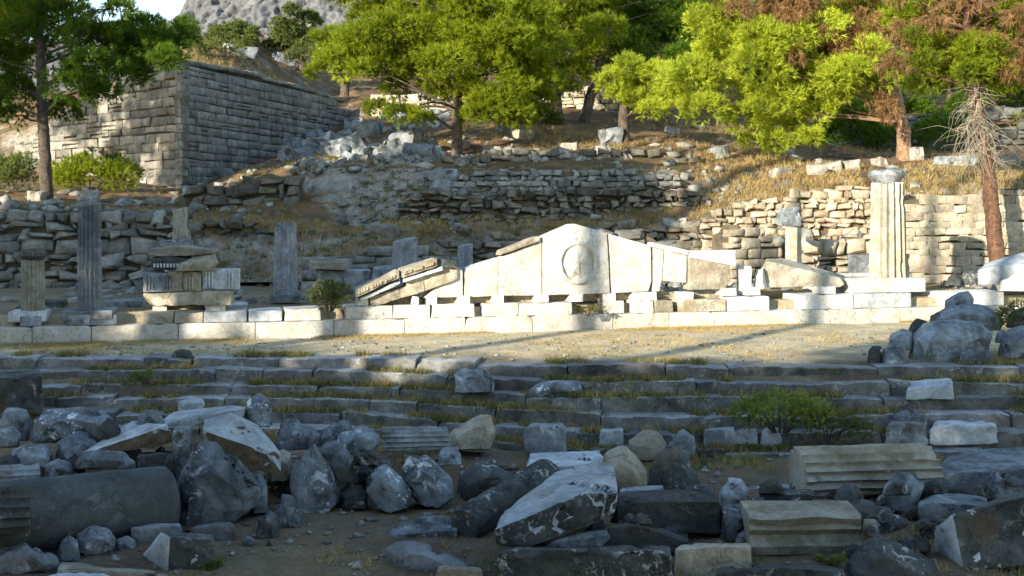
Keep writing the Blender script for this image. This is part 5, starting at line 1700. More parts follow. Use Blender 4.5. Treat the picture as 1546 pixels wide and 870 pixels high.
# two blocks on top of the bastion
for (px, py, w, h, D, lab) in ((360, 72, 44, 9, 58, 'flat grey block lying on the grassy top of the bastion'), (428, 87, 34, 11, 54, 'pale block on the top edge of the bastion, right of the flat grey one')):
    p = hill_hit(px, py + 6) or W(px, py, D)
    D = p.y
    stone('stone_block', lab, 'stone block', [box_pts((p.x, p.y, p.z - .3), w * D / FOC, 1.0, h * D / FOC + .3, 0.5, 0.1, 0.12, 0.08)], 'grey', amp=0.06)


# rocky outcrops built into the slope
def outcrop(lab, px0, px1, py0, py1, D, depth, n, seed, mat='outcrop'):
    r = random.Random(seed)
    hulls = []
    for i in range(int(n * 2.6)):
        t = (i + r.random()) / (n * 2.6)
        px = px0 + (px1 - px0) * t
        f = r.random()
        py = py1 - (py1 - py0) * 0.72 * f
        h = (py1 - py0) * r.uniform(0.22, 0.45)
        w = h * r.uniform(0.9, 2.4)
        c = W(px, py, D + 0.55 * depth * f + r.uniform(-.15, .25))
        s = D / FOC
        hulls.append(box_pts((c.x, c.y + depth / 2, c.z), w * s, depth * r.uniform(.6, 1.1), h * s, r.uniform(-.6, .6), r.uniform(-.25, .2), r.uniform(-.25, .25), 0.16))
    return stone('rock_outcrop', lab, 'rock outcrop', hulls, mat, amp=0.07, chip=0.1, voxel=0.042, cuts=(5, 0.76, 0.95), ridge=0.16)


outcrop('dark broken bank of rock under the pines, above the small rubble masonry', 690, 930, 222, 258, 36.0, 1.4, 9, 16)
outcrop('cream pitted limestone outcrop above the yellow grass, left of the squarish grey rock', 462, 545, 242, 326, 32.6, 1.6, 9, 3)
outcrop('grey limestone outcrop with hanging stains, right of the cream pitted one', 540, 640, 238, 322, 33.0, 1.6, 10, 4)
outcrop('low dark rock ledge above the small grey rubble masonry', 800, 960, 226, 262, 34.4, 1.4, 6, 6)
outcrop('dark rock at the end of the sunlit bank, under the yellow green pine', 1040, 1130, 238, 268, 36.5, 1.2, 3, 11)
# ------------------------------------------------------------------ pines
def needle_mesh(clumps, dens, blade, width, seed, up=0.35, droop=0.0, nb=11, spread=0.75):
    """clumps: (centre, radii). Returns triangles of many needle tufts through the clumps' volumes."""
    rg = np.random.default_rng(seed)
    Vs, Ts = [], []
    for ci, (c, R) in enumerate(clumps):
        R = np.array(R, dtype=float)
        area = (R[0] * R[1] + R[0] * R[2] + R[1] * R[2]) / 3 * 12.57
        n = max(20, int(dens * area))
        d = rg.normal(size=(n, 3))
        d /= np.linalg.norm(d, axis=1)[:, None]
        keep = rg.random(n) < np.clip(0.75 + d[:, 2] * 0.6, 0.25, 1)
        d = d[keep]
        n = len(d)
        lump = 1 + 0.42 * vnoise(d * 1.0 + ci * 5.1, 1.7, seed) + 0.28 * vnoise(d + ci * 3.3, 4.3, seed + 3)
        r = (0.35 + 0.65 * rg.random(n) ** 0.45) * lump
        p = np.array(c) + d * R * r[:, None]
        gate = fbm(p, 1.1, 2, seed + 7) > -0.3
        p, d, r = p[gate], d[gate], r[gate]
        n = len(p)
        if n == 0:
            continue
        ax = d * 0.9 + rg.normal(size=(n, 3)) * 0.45 + np.array([0, 0, up - droop])
        ax /= np.linalg.norm(ax, axis=1)[:, None]
        L = blade * rg.uniform(0.65, 1.3, n)
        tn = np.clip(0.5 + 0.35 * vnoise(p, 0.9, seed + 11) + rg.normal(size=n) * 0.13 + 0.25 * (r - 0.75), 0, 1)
        pp = np.repeat(p, nb, 0) + np.repeat(ax, nb, 0) * (rg.random((n * nb, 1)) * 0.35) * np.repeat(L, nb)[:, None]
        dd = np.repeat(ax, nb, 0) + rg.normal(size=(n * nb, 3)) * spread * 0.6
        dd /= np.linalg.norm(dd, axis=1)[:, None]
        dd[:, 2] -= droop * 0.4
        LL = np.repeat(L, nb)[:, None] * rg.uniform(0.6, 1.1, (n * nb, 1))
        sd_ = np.cross(dd, rg.normal(size=(n * nb, 3)))
        sd_ /= np.linalg.norm(sd_, axis=1)[:, None]
        a = pp - sd_ * width
        b = pp + sd_ * width
        e = pp + dd * LL
        Vs.append(np.stack([a, b, e], 1).reshape(-1, 3))
        Ts.append(np.repeat(tn, nb))
    V = np.concatenate(Vs)
    F = np.arange(len(V)).reshape(-1, 3)
    return V, F, np.concatenate(Ts)


PD, PW, PB = 4.2, 0.95, 0.72


def pine(label, trunk, clumps, mat='pine', bark='bark', dens=34, blade=0.30, width=0.014, seed=1, dead=None, limb=True, group='pines on the slope behind the ruins', name='pine_tree', extra_limbs=(), r_limb=0.05):
    """trunk: list of (px, py, D, radius in m); clumps: (px, py, D, r px, flatness)."""
    base = W(*trunk[0][:3])
    t = thing(name, label, 'pine tree' if name == 'pine_tree' else 'tree', base, group)
    m = MB()
    tp = [W(a, b, c) for a, b, c, r in trunk]
    tp[0].z -= 0.3
    rr = [q[3] for q in trunk]
    pts, rad = [], []
    rnd = random.Random(seed)
    for i in range(len(tp) - 1):
        for j in range(14):
            u = j / 14
            pts.append(tp[i].lerp(tp[i + 1], u) + Vector((rnd.uniform(-.012, .012), rnd.uniform(-.012, .012), 0)))
            rad.append((rr[i] * (1 - u) + rr[i + 1] * u) * rnd.uniform(0.97, 1.03) * (1.35 if i == 0 and j == 0 else 1))
    pts.append(tp[-1])
    rad.append(rr[-1])
    m.tube(pts, rad, 18, rough=0.035)
    cl, dcl = [], []
    for lst, out in ((clumps, cl), (dead or [], dcl)):
        for q in lst:
            px, py, D, rp = q[:4]
            fl = q[4] if len(q) > 4 else 0.62
            c = W(px, py, D)
            s = D / FOC
            out.append(((c.x, c.y, c.z), (rp * s, rp * s * 1.05, rp * s * fl)))
            if limb and rnd.random() < 0.7:
                # limb from the trunk at a height a little under the clump
                best = min(pts[len(pts) // 3:], key=lambda p: abs(p.z - (c.z - 0.45 * abs((p - c).length) * 0.5)) + 0.001 * (p - c).length)
                if c.z < best.z - 0.5:
                    continue
                mid = best.lerp(c, 0.5) + Vector((rnd.uniform(-.2, .2), rnd.uniform(-.2, .2), rnd.uniform(-.05, .35)))
                m.tube([best, best.lerp(mid, .5) + Vector((0, 0, .06)), mid, mid.lerp(c, .5) + Vector((rnd.uniform(-.15, .15), 0, .1)), c], [r_limb, r_limb * .85, r_limb * 0.65, r_limb * .45, 0.012], 6)
                for k in range(3):
                    a = mid.lerp(c, rnd.uniform(0.2, 0.9))
                    e = a + Vector((rnd.uniform(-1, 1), rnd.uniform(-1, 1), rnd.uniform(-.1, .6))) * rp * s * 0.8
                    m.tube([a, a.lerp(e, .5) + Vector((0, 0, .05)), e], [r_limb * .4, r_limb * .28, 0.008], 5)
    for lm in extra_limbs:
        P = [W(*q) for q in lm]
        m.tube(P, list(np.linspace(r_limb * 1.2, 0.012, len(P))), 6)
    m.build('trunk', M[bark], t, True, False)
    V, F, T = needle_mesh(cl, dens * PD, blade * PB, width * PW, seed)
    mesh_obj('crown', V, F, M[mat], t, T)
    if dcl:
        V, F, T = needle_mesh(dcl, dens * 2.8, blade * 0.8, width * PW, seed + 50, up=0.0, droop=0.5)
        mesh_obj('dead_foliage', V, F, M['dead'], t, T)
    return t


def jig(lst, D, dD=1.2, seed=1):
    r = random.Random(seed)
    return [(q[0], q[1], D + r.uniform(-dD, dD) + (q[4] if len(q) > 4 else 0), q[2], q[3] if len(q) > 3 else 0.62) for q in lst]


# leftmost pine
pine('dark umbrella pine with a slim straight trunk, left of the bastion corner',
     [(72, 306, 33.0, 0.20), (68, 240, 33.0, 0.175), (63, 150, 33.0, 0.15), (60, 60, 33.0, 0.12), (62, -60, 33, 0.06)],
     jig([(20, 140, 45), (60, 100, 40), (110, 130, 42), (150, 100, 45), (190, 110, 42), (225, 75, 45), (262, 60, 34), (130, 60, 40), (90, 30, 45), (30, 60, 48), (-20, 90, 50), (-30, 150, 40),
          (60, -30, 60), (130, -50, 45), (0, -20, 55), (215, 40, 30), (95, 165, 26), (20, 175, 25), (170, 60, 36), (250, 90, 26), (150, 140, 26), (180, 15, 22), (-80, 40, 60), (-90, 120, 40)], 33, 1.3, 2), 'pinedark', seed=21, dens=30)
pine('bright green pine crown in the top left corner, behind the slim umbrella pine',
     [(-60, 280, 40, .22), (-50, 60, 40, .16), (-40, -60, 40, .08)],
     jig([(20, 30, 45), (60, 10, 45), (95, -10, 45), (5, 80, 40), (-30, 30, 60), (35, -20, 50)], 40, 1.0, 3), 'pine', seed=22, dens=26)
# the broad pine in the middle
pine('broad bright green pine with a straight grey trunk, in the middle above the gable',
     [(690, 246, 38.4, 0.21), (690, 190, 38.3, 0.19), (691, 120, 38.2, 0.16), (694, 40, 38.1, 0.13), (700, -80, 38, 0.06)],
     jig([(510, 92, 34), (545, 62, 40), (585, 100, 40), (590, 45, 42), (545, 108, 26), (625, 70, 42), (640, 115, 36), (630, 20, 48), (660, 45, 42, .6, -1), (670, 95, 40, .6, -1), (705, 60, 45, .6, -1), (735, 105, 42), (725, 20, 50),
          (765, 60, 42), (760, 140, 38), (800, 105, 36), (795, 30, 45), (815, 150, 26), (690, 140, 34, .55, 1), (730, 165, 32), (780, 175, 28), (600, 135, 24), (640, 150, 24), (560, 30, 36), (600, -10, 45), (680, -30, 60),
          (760, -30, 55), (530, -10, 40), (572, 165, 22, .5, -1.5), (605, 172, 24, .5, -1.5), (636, 180, 20, .5, -1), (480, 110, 22), (500, 60, 28), (615, 110, 30), (660, 130, 28), (720, 130, 34), (745, 75, 36), (780, 80, 34), (820, 70, 36), (825, 120, 26), (655, 70, 34), (690, 20, 44), (765, 165, 26), (710, 175, 20)], 38.4, 1.5, 4), 'pine', seed=23, dens=30,
     extra_limbs=[[(690, 165, 38.3), (650, 145, 37.6), (600, 120, 37.2), (555, 100, 37)], [(690, 200, 38.3), (650, 172, 37.4), (610, 168, 37), (570, 165, 36.8)], [(692, 130, 38.2), (735, 110, 38), (780, 95, 38)]])
# the pair behind it
pine('pine with spreading roots and a dark crown, right of the broad bright one',
     [(842, 184, 46.5, .30), (839, 150, 46.4, .24), (838, 80, 46.3, .2), (836, -60, 46, .1)],
     jig([(800, 60, 40), (840, 40, 50), (880, 60, 40), (820, 105, 34), (865, 110, 34), (900, 20, 50), (860, -20, 60), (790, 10, 40), (800, 120, 26), (840, -60, 70), (900, 90, 26), (855, 75, 34), (815, 85, 30), (880, 105, 24), (775, 150, 22), (860, 135, 18), (910, 45, 34)], 46, 1.8, 5), 'pine', seed=24, dens=24, blade=.33)
pine('dark pine with a trunk leaning to the right, beside the one with spreading roots',
     [(880, 180, 47, .26), (893, 140, 47, .22), (906, 100, 47, .2), (925, 20, 47, .14), (940, -60, 47, .08)],
     jig([(930, 30, 50), (980, 60, 45), (1020, 40, 45), (960, 100, 34), (1030, 85, 30), (940, -20, 60), (1000, 0, 55), (900, 65, 30), (925, 75, 30), (1050, 20, 40), (985, 110, 24), (1060, 60, 34), (1045, 110, 24), (955, 65, 34), (1010, 110, 22)], 48, 2, 6), 'pinedark', seed=25, dens=24, blade=.34)
pine('pine with a short thick trunk and a pale scar, left of the yellow green pine',
     [(943, 220, 40.5, .22), (941, 180, 40.5, .2), (944, 140, 40.4, .16), (960, 80, 40, .1)],
     jig([(925, 122, 26), (950, 105, 28), (975, 130, 32), (1000, 112, 30), (1010, 150, 30), (960, 150, 24), (985, 165, 22), (930, 140, 18)], 40, 1.0, 7), 'pinelight', seed=26, dens=30, blade=.27)
rc = random.Random(31)
CAN_G, CAN_D, CAN_G2, CAN_D2 = [], [], [], []
for gx in range(1090, 1600, 34):
    for gy in range(-30, 118, 26):
        if gx < 1180 and gy > 60:
            continue
        q = (gx + rc.uniform(-16, 16), gy + rc.uniform(-12, 12), rc.uniform(18, 27))
        deadp = rc.random() < (0.84 if gy < 60 else 0.55) and not (1430 < gx < 1515 and gy > 55)
        (([CAN_G, CAN_D] if gx < 1350 else [CAN_G2, CAN_D2])[1 if deadp else 0]).append(q)
# yellow-green pine with the split bark trunk
pine('yellow green pine with split pale bark and low hanging boughs, at the right',
     [(1366, 238, 37, .27), (1364, 200, 37, .23), (1356, 160, 37, .20), (1345, 100, 37, .16), (1330, 0, 37, .1)],
     jig([(1040, 120, 44), (1080, 90, 48), (1060, 165, 34), (1100, 140, 44), (1140, 100, 52), (1130, 178, 40), (1170, 190, 36), (1170, 215, 24), (1205, 190, 36), (1180, 150, 46), (1225, 150, 34), (1215, 110, 46), (1260, 120, 36),
          (1100, 60, 48), (1150, 60, 46), (1075, 30, 40), (1290, 105, 32), (1330, 120, 30), (1020, 145, 24), (1130, 215, 16), (1225, 205, 20), (1310, 80, 34), (1200, 60, 40), (1180, 10, 40), (1235, 40, 36), (1290, 15, 40), (1330, 45, 34), (1260, 90, 30), (1260, 140, 26), (1290, 135, 26), (1235, 170, 24), (1350, 100, 24)] + CAN_G, 36, 1.5, 8), 'pinelight', 'palebark', seed=27, dens=30, blade=.28,
     dead=jig([(1325, 150, 18, .9), (1306, 142, 14, 1.1), (1342, 165, 14, 1.2), (1245, 80, 16, .9), (1200, 85, 12, 1.1), (1275, 110, 14, 1.0)] + CAN_D, 35.6, 1.2, 9))
# the leaning red trunk with its tangle of twigs
rt = pine('tall leaning pine with red trunk and half dead brown crown, before the cream wall',
          [(1507, 388, 27.0, .205), (1499, 330, 27.1, .19), (1492, 260, 27.2, .175), (1484, 210, 27.3, .16), (1470, 140, 27.4, .14), (1462, 60, 27.5, .11), (1455, -60, 27.6, .07)],
          jig([(1420, 115, 32), (1395, 130, 26), (1440, 85, 30), (1385, 95, 28), (1500, 100, 26), (1540, 150, 26), (1560, 175, 24), (1470, 70, 30), (1400, 70, 26), (1590, 120, 40), (1535, 20, 36), (1395, 45, 36), (1445, 25, 36), (1480, 75, 34), (1520, 70, 34), (1380, 5, 40), (1455, 108, 26), (1500, 112, 28), (1475, 95, 30), (1520, 128, 22), (1430, 125, 20)] + CAN_G2, 27.6, 1.0, 10), 'pine', 'redbark', seed=28, dens=30, blade=.24, width=.011,
          dead=jig([(1540, 105, 20), (1425, 112, 12)] + CAN_D2, 27.4, 1.2, 11))
m = MB()
r = random.Random(9)
for side in range(13):
    y0 = 125 + 95 * side / 12.0 + r.uniform(-6, 6)
    a0 = Vector(W(1472 + (y0 - 118) * .16, y0, 27.15))
    dr = Vector((r.uniform(-1, .75), r.uniform(-.9, .5), r.uniform(-.8, -.1))) * .75
    br = [a0]
    for k in range(6):
        br.append(br[-1] + dr * 0.13 + Vector((r.uniform(-.04, .04), r.uniform(-.04, .04), -.012 * k)))
    m.tube(br, list(np.linspace(.022, .008, len(br))), 5, cap=False)
    for i in range(17):
        pts = [br[r.randint(1, 6)].copy()]
        ang = r.uniform(0, 6.28)
        v = Vector((math.cos(ang), math.sin(ang), r.uniform(-.9, .9))) * r.uniform(0.03, 0.09)
        for k in range(r.randint(5, 12)):
            v = Vector((v.x * 0.9, v.y * 0.9, v.z)) + Vector((r.uniform(-.045, .045), r.uniform(-.045, .045), -0.010 + r.uniform(-.03, .026)))
            pts.append(pts[-1] + v)
        m.tube(pts, list(np.linspace(r.uniform(.005, .010), 0.003, len(pts))), 4, cap=False)
m.build('twig_tangle', M['twig'], rt, True, False)

# more pines filling the slope behind, each with its own crown
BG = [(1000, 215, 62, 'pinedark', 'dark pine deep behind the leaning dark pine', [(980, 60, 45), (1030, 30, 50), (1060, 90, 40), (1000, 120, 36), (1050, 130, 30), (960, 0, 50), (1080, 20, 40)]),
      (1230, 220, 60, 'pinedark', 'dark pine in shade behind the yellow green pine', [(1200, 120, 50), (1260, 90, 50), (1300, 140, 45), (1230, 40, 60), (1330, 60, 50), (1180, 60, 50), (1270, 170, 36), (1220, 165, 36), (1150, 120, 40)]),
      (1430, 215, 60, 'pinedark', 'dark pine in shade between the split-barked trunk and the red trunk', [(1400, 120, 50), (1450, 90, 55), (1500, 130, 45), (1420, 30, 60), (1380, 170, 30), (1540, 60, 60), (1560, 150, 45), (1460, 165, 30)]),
      (760, 170, 60, 'pine', 'mid green pine half hidden behind the broad bright one', [(740, 90, 40), (790, 60, 45), (700, 60, 45), (760, 10, 55), (660, 30, 50), (800, 130, 30), (720, 140, 30), (640, 90, 36)]),
      (455, 130, 66, 'bush', 'loose olive green tree standing behind the bastion', [(440, 50, 26), (465, 30, 22), (420, 70, 22), (460, 75, 22), (425, 35, 16), (475, 60, 16), (440, 15, 14)]),
      (345, 120, 66, 'bush', 'small yellow green tree on top of the bastion, left of the loose olive tree', [(340, 52, 20), (360, 45, 18), (325, 60, 16), (385, 50, 14), (350, 64, 18), (375, 62, 14)]),
      (520, 140, 58, 'pinelight', 'bright yellow green young pine right of the bastion top', [(505, 90, 22), (530, 70, 24), (500, 70, 18), (545, 95, 22), (520, 110, 18), (490, 95, 14), (545, 60, 20)]),
      (200, 200, 66, 'pinedark', 'dark pine far behind the bastion, in the gap of sky', [(230, 90, 40), (265, 60, 30), (200, 80, 36), (280, 40, 18), (250, 100, 30), (180, 50, 28), (232, 55, 24)])]
for i, (px, py, D, mat, lab, cl) in enumerate(BG):
    pine(lab, [(px, py, D, .25), (px + 4, py - 70, D, .2), (px + 2, min(q[1] for q in cl), D, .08)], jig(cl, D, 2.0, 40 + i), mat, seed=60 + i, dens=16 if mat != 'bush' else 40, blade=.40 if mat != 'bush' else 0.22, width=.022 if mat != 'bush' else .03,
         group='pines on the slope behind the ruins' if 'pine' in mat else 'loose broadleaf trees about the bastion', name='pine_tree' if 'pine' in mat else 'small_tree')


# ------------------------------------------------------------------ woods out of the picture, whose shade lies over the steps and the left ruins
px_, py_ = math.cos(SUN_AZ0), -math.sin(SUN_AZ0)            # across the light
qx_, qy_ = -math.sin(SUN_AZ0), -math.cos(SUN_AZ0)           # towards the sun


def sunpos(u, q, z):
    return (u * px_ + q * qx_, u * py_ + q * qy_, z)


TAN = math.tan(SUN_EL0)
clm = []
wr = random.Random(4)
trk = MB()


def shade_tree(u, q, vtop, vbot, rad, n):
    wr = random.Random(int(u * 97 + vtop * 13))
    """A pine out of the picture: its crown spans vbot..vtop above the ray that reaches q = 0."""
    for i in range(n):
        uu = u + wr.uniform(-rad, rad)
        qq = q + wr.uniform(-rad * .6, rad * .6)
        v = vbot + (vtop - vbot) * (i + wr.random()) / n
        r_ = wr.uniform(0.9, 1.3) * (1.15 - 0.4 * (v - vbot) / max(0.1, vtop - vbot))
        clm.append((sunpos(uu, qq, v + qq * TAN), (r_, r_, r_ * 0.75)))
    a = Vector(sunpos(u, q, -1.2))
    trk.tube([a, a + Vector((0.1, 0, (vbot + q * TAN + 1.2) * .6)), Vector(sunpos(u, q, vtop + q * TAN - .5))], [.3, .24, .08], 8)


for (u, q, vt, vb, rad, n) in SHADE:
    shade_tree(u, q, vt, vb, rad, n)
V, F, T = needle_mesh(clm, 20, .5, .09, 91)
wood = mesh_obj('unseen_shade_woods', V, F, M['pinedark'], None, T)
tag(wood, 'pine wood beside the site that throws broad shade over the steps', 'wood', kind='stuff')
o = trk.build('tree_trunks', M['bark'], wood, True, False)
o['kind'] = 'stuff'
o.location = -Vector(wood.location) + Vector(o.location)

# ------------------------------------------------------------------ shrubs and grass
def shrub(label, px, py, w, h, D, mat='bush', seed=1, dens=90, blade=.10, width=.012, depth=None, name='shrub', n=9, group=None):
    s = D / FOC
    base = W(px, py, D)
    t = thing(name, label, 'shrub', base, group)
    r = random.Random(seed)
    cl, m = [], MB()
    for i in range(n):
        x = r.uniform(-.5, .5) * w * s
        z = r.uniform(.3, .8) * h * s * (1 - 0.5 * abs(x) / (w * s * .5 + .001))
        c = base + Vector((x, r.uniform(-.4, .4) * (depth or w * s * .6), z))
        rr = r.uniform(.18, .30) * min(w, h * 1.4) * s
        cl.append(((c.x, c.y, c.z), (rr, rr, rr * .85)))
        m.tube([base + Vector((x * .2, 0, -.05)), base.lerp(c, .5) + Vector((0, 0, .03)), c], [.014, .01, .004], 5)
    m.build('stems', M['bark'], t, True, False)
    V, F, T = needle_mesh(cl, dens, blade, width, seed, up=.5)
    mesh_obj('foliage', V, F, M[mat], t, T)
    return t


shrub('bushy bright green shrub growing on the lower steps at the right', 1178, 648, 110, 64, 14.3, 'shrubgreen', 1, 230, .07, .006, n=14)
shrub('dull olive low shrub trailing right of the bright green shrub', 1250, 668, 110, 50, 14.2, 'weed', 2, 180, .07, .006, n=12)
shrub('dark dull green shrub on the terrace in front of the tilted cornice', 497, 466, 66, 44, 20.0, 'weed', 3, 130, .09, .008, n=10)
shrub('green bush at the foot of the sunlit bastion face, right of the leftmost pine', 135, 290, 110, 70, 36, 'pine', 4, 45, .18, .014, n=12)
shrub('yellow green bush at the left edge below the bastion', 20, 285, 80, 60, 37, 'bush', 5, 45, .18, .014, n=10)
shrub('low grey green bush beside the bastion corner, on the ledge', 150, 262, 80, 40, 39, 'weed', 6, 45, .16, .014, n=8)
shrub('grassy green weeds at the right-hand boulder heap', 1530, 490, 50, 36, 17, 'weed', 7, 150, .10, .006, n=8)
shrub('small bright weed at the bottom, right of the dark cube with a blue face', 326, 862, 24, 16, 9.9, 'bush', 8, 300, .05, .005, n=6)
shrub('low yellow green weed between the moulded block and the bottom slab', 1262, 856, 50, 18, 9.8, 'bush', 9, 300, .05, .004, n=8)
shrub('yellow green scrub along the grassy top of the bastion, left of the pale block', 330, 82, 90, 26, 57, 'bush', 21, 40, .22, .02, n=12)
shrub('olive scrub along the grassy top of the bastion, right of the pale block', 460, 96, 70, 26, 62, 'weed', 22, 40, .22, .02, n=10)
shrub('black green thicket added to darken the shade left of the split-barked trunk', 1285, 236, 120, 90, 43.5, 'pinedark', 23, 40, .2, .016, n=14)  # dark foliage added to blacken the gap under the pines
shrub('black green thicket added to darken the shade between the split-barked trunk and the red trunk', 1425, 236, 90, 70, 44, 'pinedark', 24, 40, .2, .016, n=10)  # second added thicket, deepening the shade before the wall
shrub('round dark green bush under the broad bright pine', 800, 195, 70, 50, 45, 'pinedark', 10, 40, .2, .016, n=10)
shrub('weedy tuft hanging at the mossy hollow of the kerb blocks', 890, 474, 40, 14, 20.8, 'weed', 11, 200, .06, .005, n=7)
shrub('small green weed on the second step at the left', 222, 580, 34, 24, 15.9, 'bush', 12, 220, .07, .005, n=7)


def grass_mesh(pts, nb, h, w, seed, lean=0.5):
    rg = np.random.default_rng(seed)
    P = np.repeat(np.array(pts), nb, 0)
    n = len(P)
    P = P + rg.normal(size=(n, 3)) * np.array([0.05, 0.05, 0.0])
    d = rg.normal(size=(n, 3)) * lean
    d[:, 2] = 1
    d /= np.linalg.norm(d, axis=1)[:, None]
    L = np.repeat(rg.uniform(.5, 1.3, len(pts)), nb)[:, None] * rg.uniform(.5, 1.1, (n, 1)) * h
    sd_ = np.cross(d, rg.normal(size=(n, 3)))
    sd_ /= np.linalg.norm(sd_, axis=1)[:, None]
    V = np.stack([P - sd_ * w, P + sd_ * w, P + d * L], 1).reshape(-1, 3)
    T = np.clip(np.repeat(rg.random(len(pts)), nb) + rg.normal(size=n) * .15, 0, 1)
    return V, np.arange(len(V)).reshape(-1, 3), T


rg = np.random.default_rng(5)
dry, green = [], []
for k in range(6):                                    # along the treads of the steps
    for i in range(2000):
        px = rg.uniform(-60, 1620)
        if vnoise(np.array([[px * .012, k * 3.1, 0]]), 1.0, 5)[0] + .5 * vnoise(np.array([[px * .05, k * 5.1, 3]]), 1.0, 5)[0] < -0.05:
            continue
        D, z = step_at(px, k)
        x = (px - HX) * D / FOC
        p = (x, D + (rg.uniform(0.08, 0.28) if k else rg.uniform(.2, .6)), z - 0.01)
        (dry if rg.random() < .42 else green).append(p)
    if k == 5:
        for i in range(700):
            px = rg.uniform(300, 1500)
            D, z = step_at(px, k)
            p = ((px - HX) * D / FOC, D - rg.uniform(.05, .7), 0)
            h = HILL['ground'].ray_cast(Vector((p[0], p[1], 20)), Vector((0, 0, -1)))[0]
            if h is not None and vnoise(np.array([[p[0], p[1], 0]]), .8, 6)[0] > -.1:
                (dry if rg.random() < .6 else green).append(tuple(h))
for i in range(1500):                                 # tufts on the lower ground
    x, y = rg.uniform(-7, 7), rg.uniform(9.2, 14.3)
    if vnoise(np.array([[x, y, 0]]), .7, 44)[0] + .4 * vnoise(np.array([[x, y, 2]]), 2.5, 45)[0] < .25:
        continue
    h = HILL['ground'].ray_cast(Vector((x, y, 20)), Vector((0, 0, -1)))[0]
    (dry if rg.random() < .55 else green).append(tuple(h))
V, F, T = grass_mesh(dry, 12, .13, .005, 1)
tag(mesh_obj('dry_grass', V, F, M['drygrass'], None, T), 'dry yellow grass growing along the steps', 'grass', kind='stuff')
V, F, T = grass_mesh(green, 13, .12, .006, 2, .8)
tag(mesh_obj('green_weeds', V, F, M['weed'], None, T), 'olive weeds growing in the joints of the steps', 'weeds', kind='stuff')
terr = []
for i in range(11000):                                # thin grass at the kerb and on the terrace
    x = rg.uniform(-10, 10.5)
    y0, y1 = step_at(HX + FOC * x / 16.5, 0)[0] + .5, Ysty(x) - .03
    u = rg.random() ** 3
    y = y1 - (y1 - y0) * u
    if vnoise(np.array([[x, y * 1.8, 0]]), .7, 9)[0] < (0.0 if u < .04 else .12):
        continue
    terr.append((x, y, -.03))
for i in range(5000):                                 # weeds on the floor of the ruin
    x = rg.uniform(-11, 12)
    y = rg.uniform(Ysty(x) + .6, 27.4)
    if vnoise(np.array([[x, y, 7]]), .6, 33)[0] > .02:
        terr.append((x, y, .46))
V, F, T = grass_mesh(terr, 9, .07, .004, 3)
tag(mesh_obj('terrace_grass', V, F, M['drygrass'], None, T), 'thin dry grass on the terrace at the foot of the kerb', 'grass', kind='stuff')
hl, hg = [], []
for i in range(36000):
    px, py = (rg.uniform(-100, 1650), rg.uniform(185, 425)) if i > 9000 else (rg.uniform(270, 520), rg.uniform(60, 130))
    p = hill_hit(px, py)
    if p is None or (p.y > 58 and i > 9000) or p.y < 26.5:
        continue
    nz = vnoise(np.array([[p.x, p.y, p.z]]), .35, 14)[0] + .5 * vnoise(np.array([[p.x, p.y, p.z]]), 1.1, 15)[0]
    if nz < -.15:
        continue
    lush = px > 1040 or abs(py - 342) < 10 or (py < 225 and px > 690)
    if not lush and rg.random() < .72:
        continue
    (hl if (rg.random() < (.95 if lush else .55)) else hg).append((p.x, p.y, p.z - .03))
V, F, T = grass_mesh(hl, 8, .24, .008, 4)
tag(mesh_obj('hillside_grass', V, F, M['drygrass'], None, T), 'golden dry grass covering the slope behind the ruins', 'grass', kind='stuff')
V, F, T = grass_mesh(hg, 12, .22, .012, 5, .8)
tag(mesh_obj('hillside_weeds', V, F, M['weed'], None, T), 'low olive scrub scattered over the slope', 'scrub', kind='stuff')

# small rubble nobody could count: gravel on the soil, stones on the slope
def pebbles(pts, sizes, seed, mat, name, label, sub=1):
    rg2 = np.random.default_rng(seed)
    bm = bmesh.new()
    bmesh.ops.create_cube(bm, size=1.5)
    V0 = np.array([v.co[:] for v in bm.verts])
    F0 = np.array([[v.index for v in f.verts] for f in bm.faces])
    bm.free()
    Vs, Fs, Ts = [], [], []
    for i, (p, s) in enumerate(zip(pts, sizes)):
        q = np.linalg.qr(rg2.normal(size=(3, 3)))[0]
        v = (V0 * (1 + rg2.uniform(-.35, .3, (len(V0), 3)))) @ q.T * np.array([1.15, .9, .6]) * rg2.uniform(.6, 1.3, 3) * s * .9
        Vs.append(v + np.array(p) + np.array([0, 0, s * .25]))
        Fs.append(F0 + i * len(V0))
        Ts.append(np.full(len(F0), rg2.uniform(.6, 1.3)))
    o = mesh_obj(name, np.concatenate(Vs), np.concatenate(Fs), M[mat], None, np.concatenate(Ts))
    return tag(o, label, 'rubble', kind='stuff')


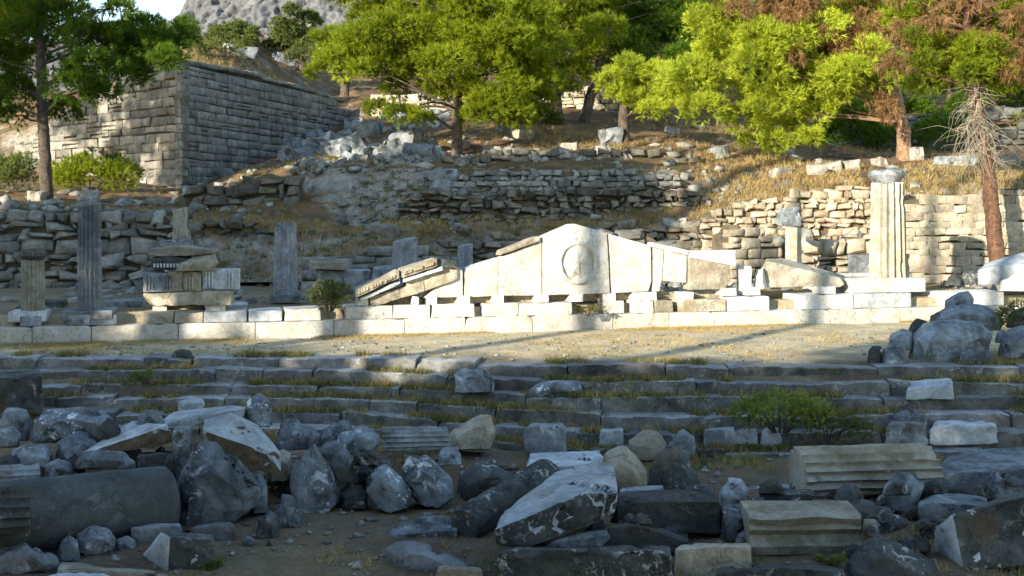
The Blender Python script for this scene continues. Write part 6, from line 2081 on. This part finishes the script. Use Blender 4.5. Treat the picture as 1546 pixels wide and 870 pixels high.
pts, sz = [], []
for i in range(5200):
    x, y = rg.uniform(-7.5, 7.5), rg.uniform(8.6, 14.9)
    if abs(x) > y * .55:
        continue
    h = HILL['ground'].ray_cast(Vector((x, y, 20)), Vector((0, 0, -1)))[0]
    if h is None or vnoise(np.array([[x, y, 0]]), .9, 19)[0] < -.25:
        continue
    pts.append(tuple(h))
    sz.append(.007 + .05 * rg.random() ** 5)
for i in range(2200):
    x = rg.uniform(-9.5, 9.5)
    y = rg.uniform(step_at(HX + FOC * x / 16.5, 0)[0] + .4, Ysty(x) - .1)
    pts.append((x, y, -.02))
    sz.append(.008 + .035 * rg.random() ** 5)
pebbles(pts, sz, 3, 'wall', 'gravel', 'small loose stones strewn on the bare soil')
pts, sz = [], []
for i in range(3000):
    px, py = rg.uniform(-60, 1600), rg.uniform(190, 420)
    p = hill_hit(px, py)
    if p is None or p.y > 56 or p.y < 26.3:
        continue
    bias = 0.45 if (380 < px < 660 and 180 < py < 260) or (px < 300 and py > 300) else 0.0
    if px < 290 and py < 285:
        continue
    if vnoise(np.array([[p.x, p.y, p.z]]), .5, 23)[0] + bias < .12:
        continue
    pts.append(tuple(p))
    sz.append(.04 + .24 * rg.random() ** 3.5 + (0.06 if bias > .3 else 0))
for i in range(900):                                  # fallen stones on the floor of the ruin
    x = rg.uniform(-11, 12)
    y = rg.uniform(Ysty(x) + 1.2, 27.6)
    if vnoise(np.array([[x, y, 3]]), .8, 29)[0] < -.05:
        continue
    pts.append((x, y, .46))
    sz.append(.03 + .2 * rg.random() ** 3)
pebbles(pts, sz, 4, 'wall', 'rubble', 'tumbled grey rubble strewn over the slope and against the old walls')
# ------------------------------------------------------------------ light, sky and camera
SUN_EL, SUN_AZ = SUN_EL0, SUN_AZ0
to_sun = Vector((-math.cos(SUN_EL) * math.sin(SUN_AZ), -math.cos(SUN_EL) * math.cos(SUN_AZ), math.sin(SUN_EL)))
sd = bpy.data.lights.new('sun', 'SUN')
sd.energy = 3.9
sd.angle = math.radians(0.5)
sd.color = (1.0, 0.90, 0.74)
so = bpy.data.objects.new('sun', sd)
so.rotation_euler = (-to_sun).to_track_quat('-Z', 'Y').to_euler()
so.location = to_sun * 60
COL.objects.link(so)
wd = bpy.data.worlds.new('World')
SC.world = wd
wd.use_nodes = True
nt = wd.node_tree
bg = nt.nodes['Background']
sky = nt.nodes.new('ShaderNodeTexSky')
sky.sky_type = 'NISHITA'
sky.sun_disc = False
sky.sun_elevation = SUN_EL
# Blender's sky: rotation 0 has the sun at +Y, turning clockwise seen from above
sky.sun_rotation = math.atan2(to_sun.x, to_sun.y)
sky.air_density = 1.0
sky.dust_density = 0.1
sky.ozone_density = 0.6
nt.links.new(sky.outputs[0], bg.inputs[0])
bg.inputs[1].default_value = 0.15
cam = bpy.data.cameras.new('camera')
cam.sensor_width = 36.0
cam.lens = 36.0 * FOC / 1546.0
cam.shift_x = 0.0
cam.shift_y = -(435.0 - HY) / 1546.0
cam.clip_start = 0.05
cam.clip_end = 3000
co = bpy.data.objects.new('camera', cam)
co.location = (0, 0, CZ)
co.rotation_euler = (math.radians(90), 0, 0)
COL.objects.link(co)
SC.camera = co
vs = SC.view_settings
vs.view_transform = 'Standard'
vs.look = 'None'
vs.exposure = 1.58
vs.gamma = 1.0
vs.use_curve_mapping = False
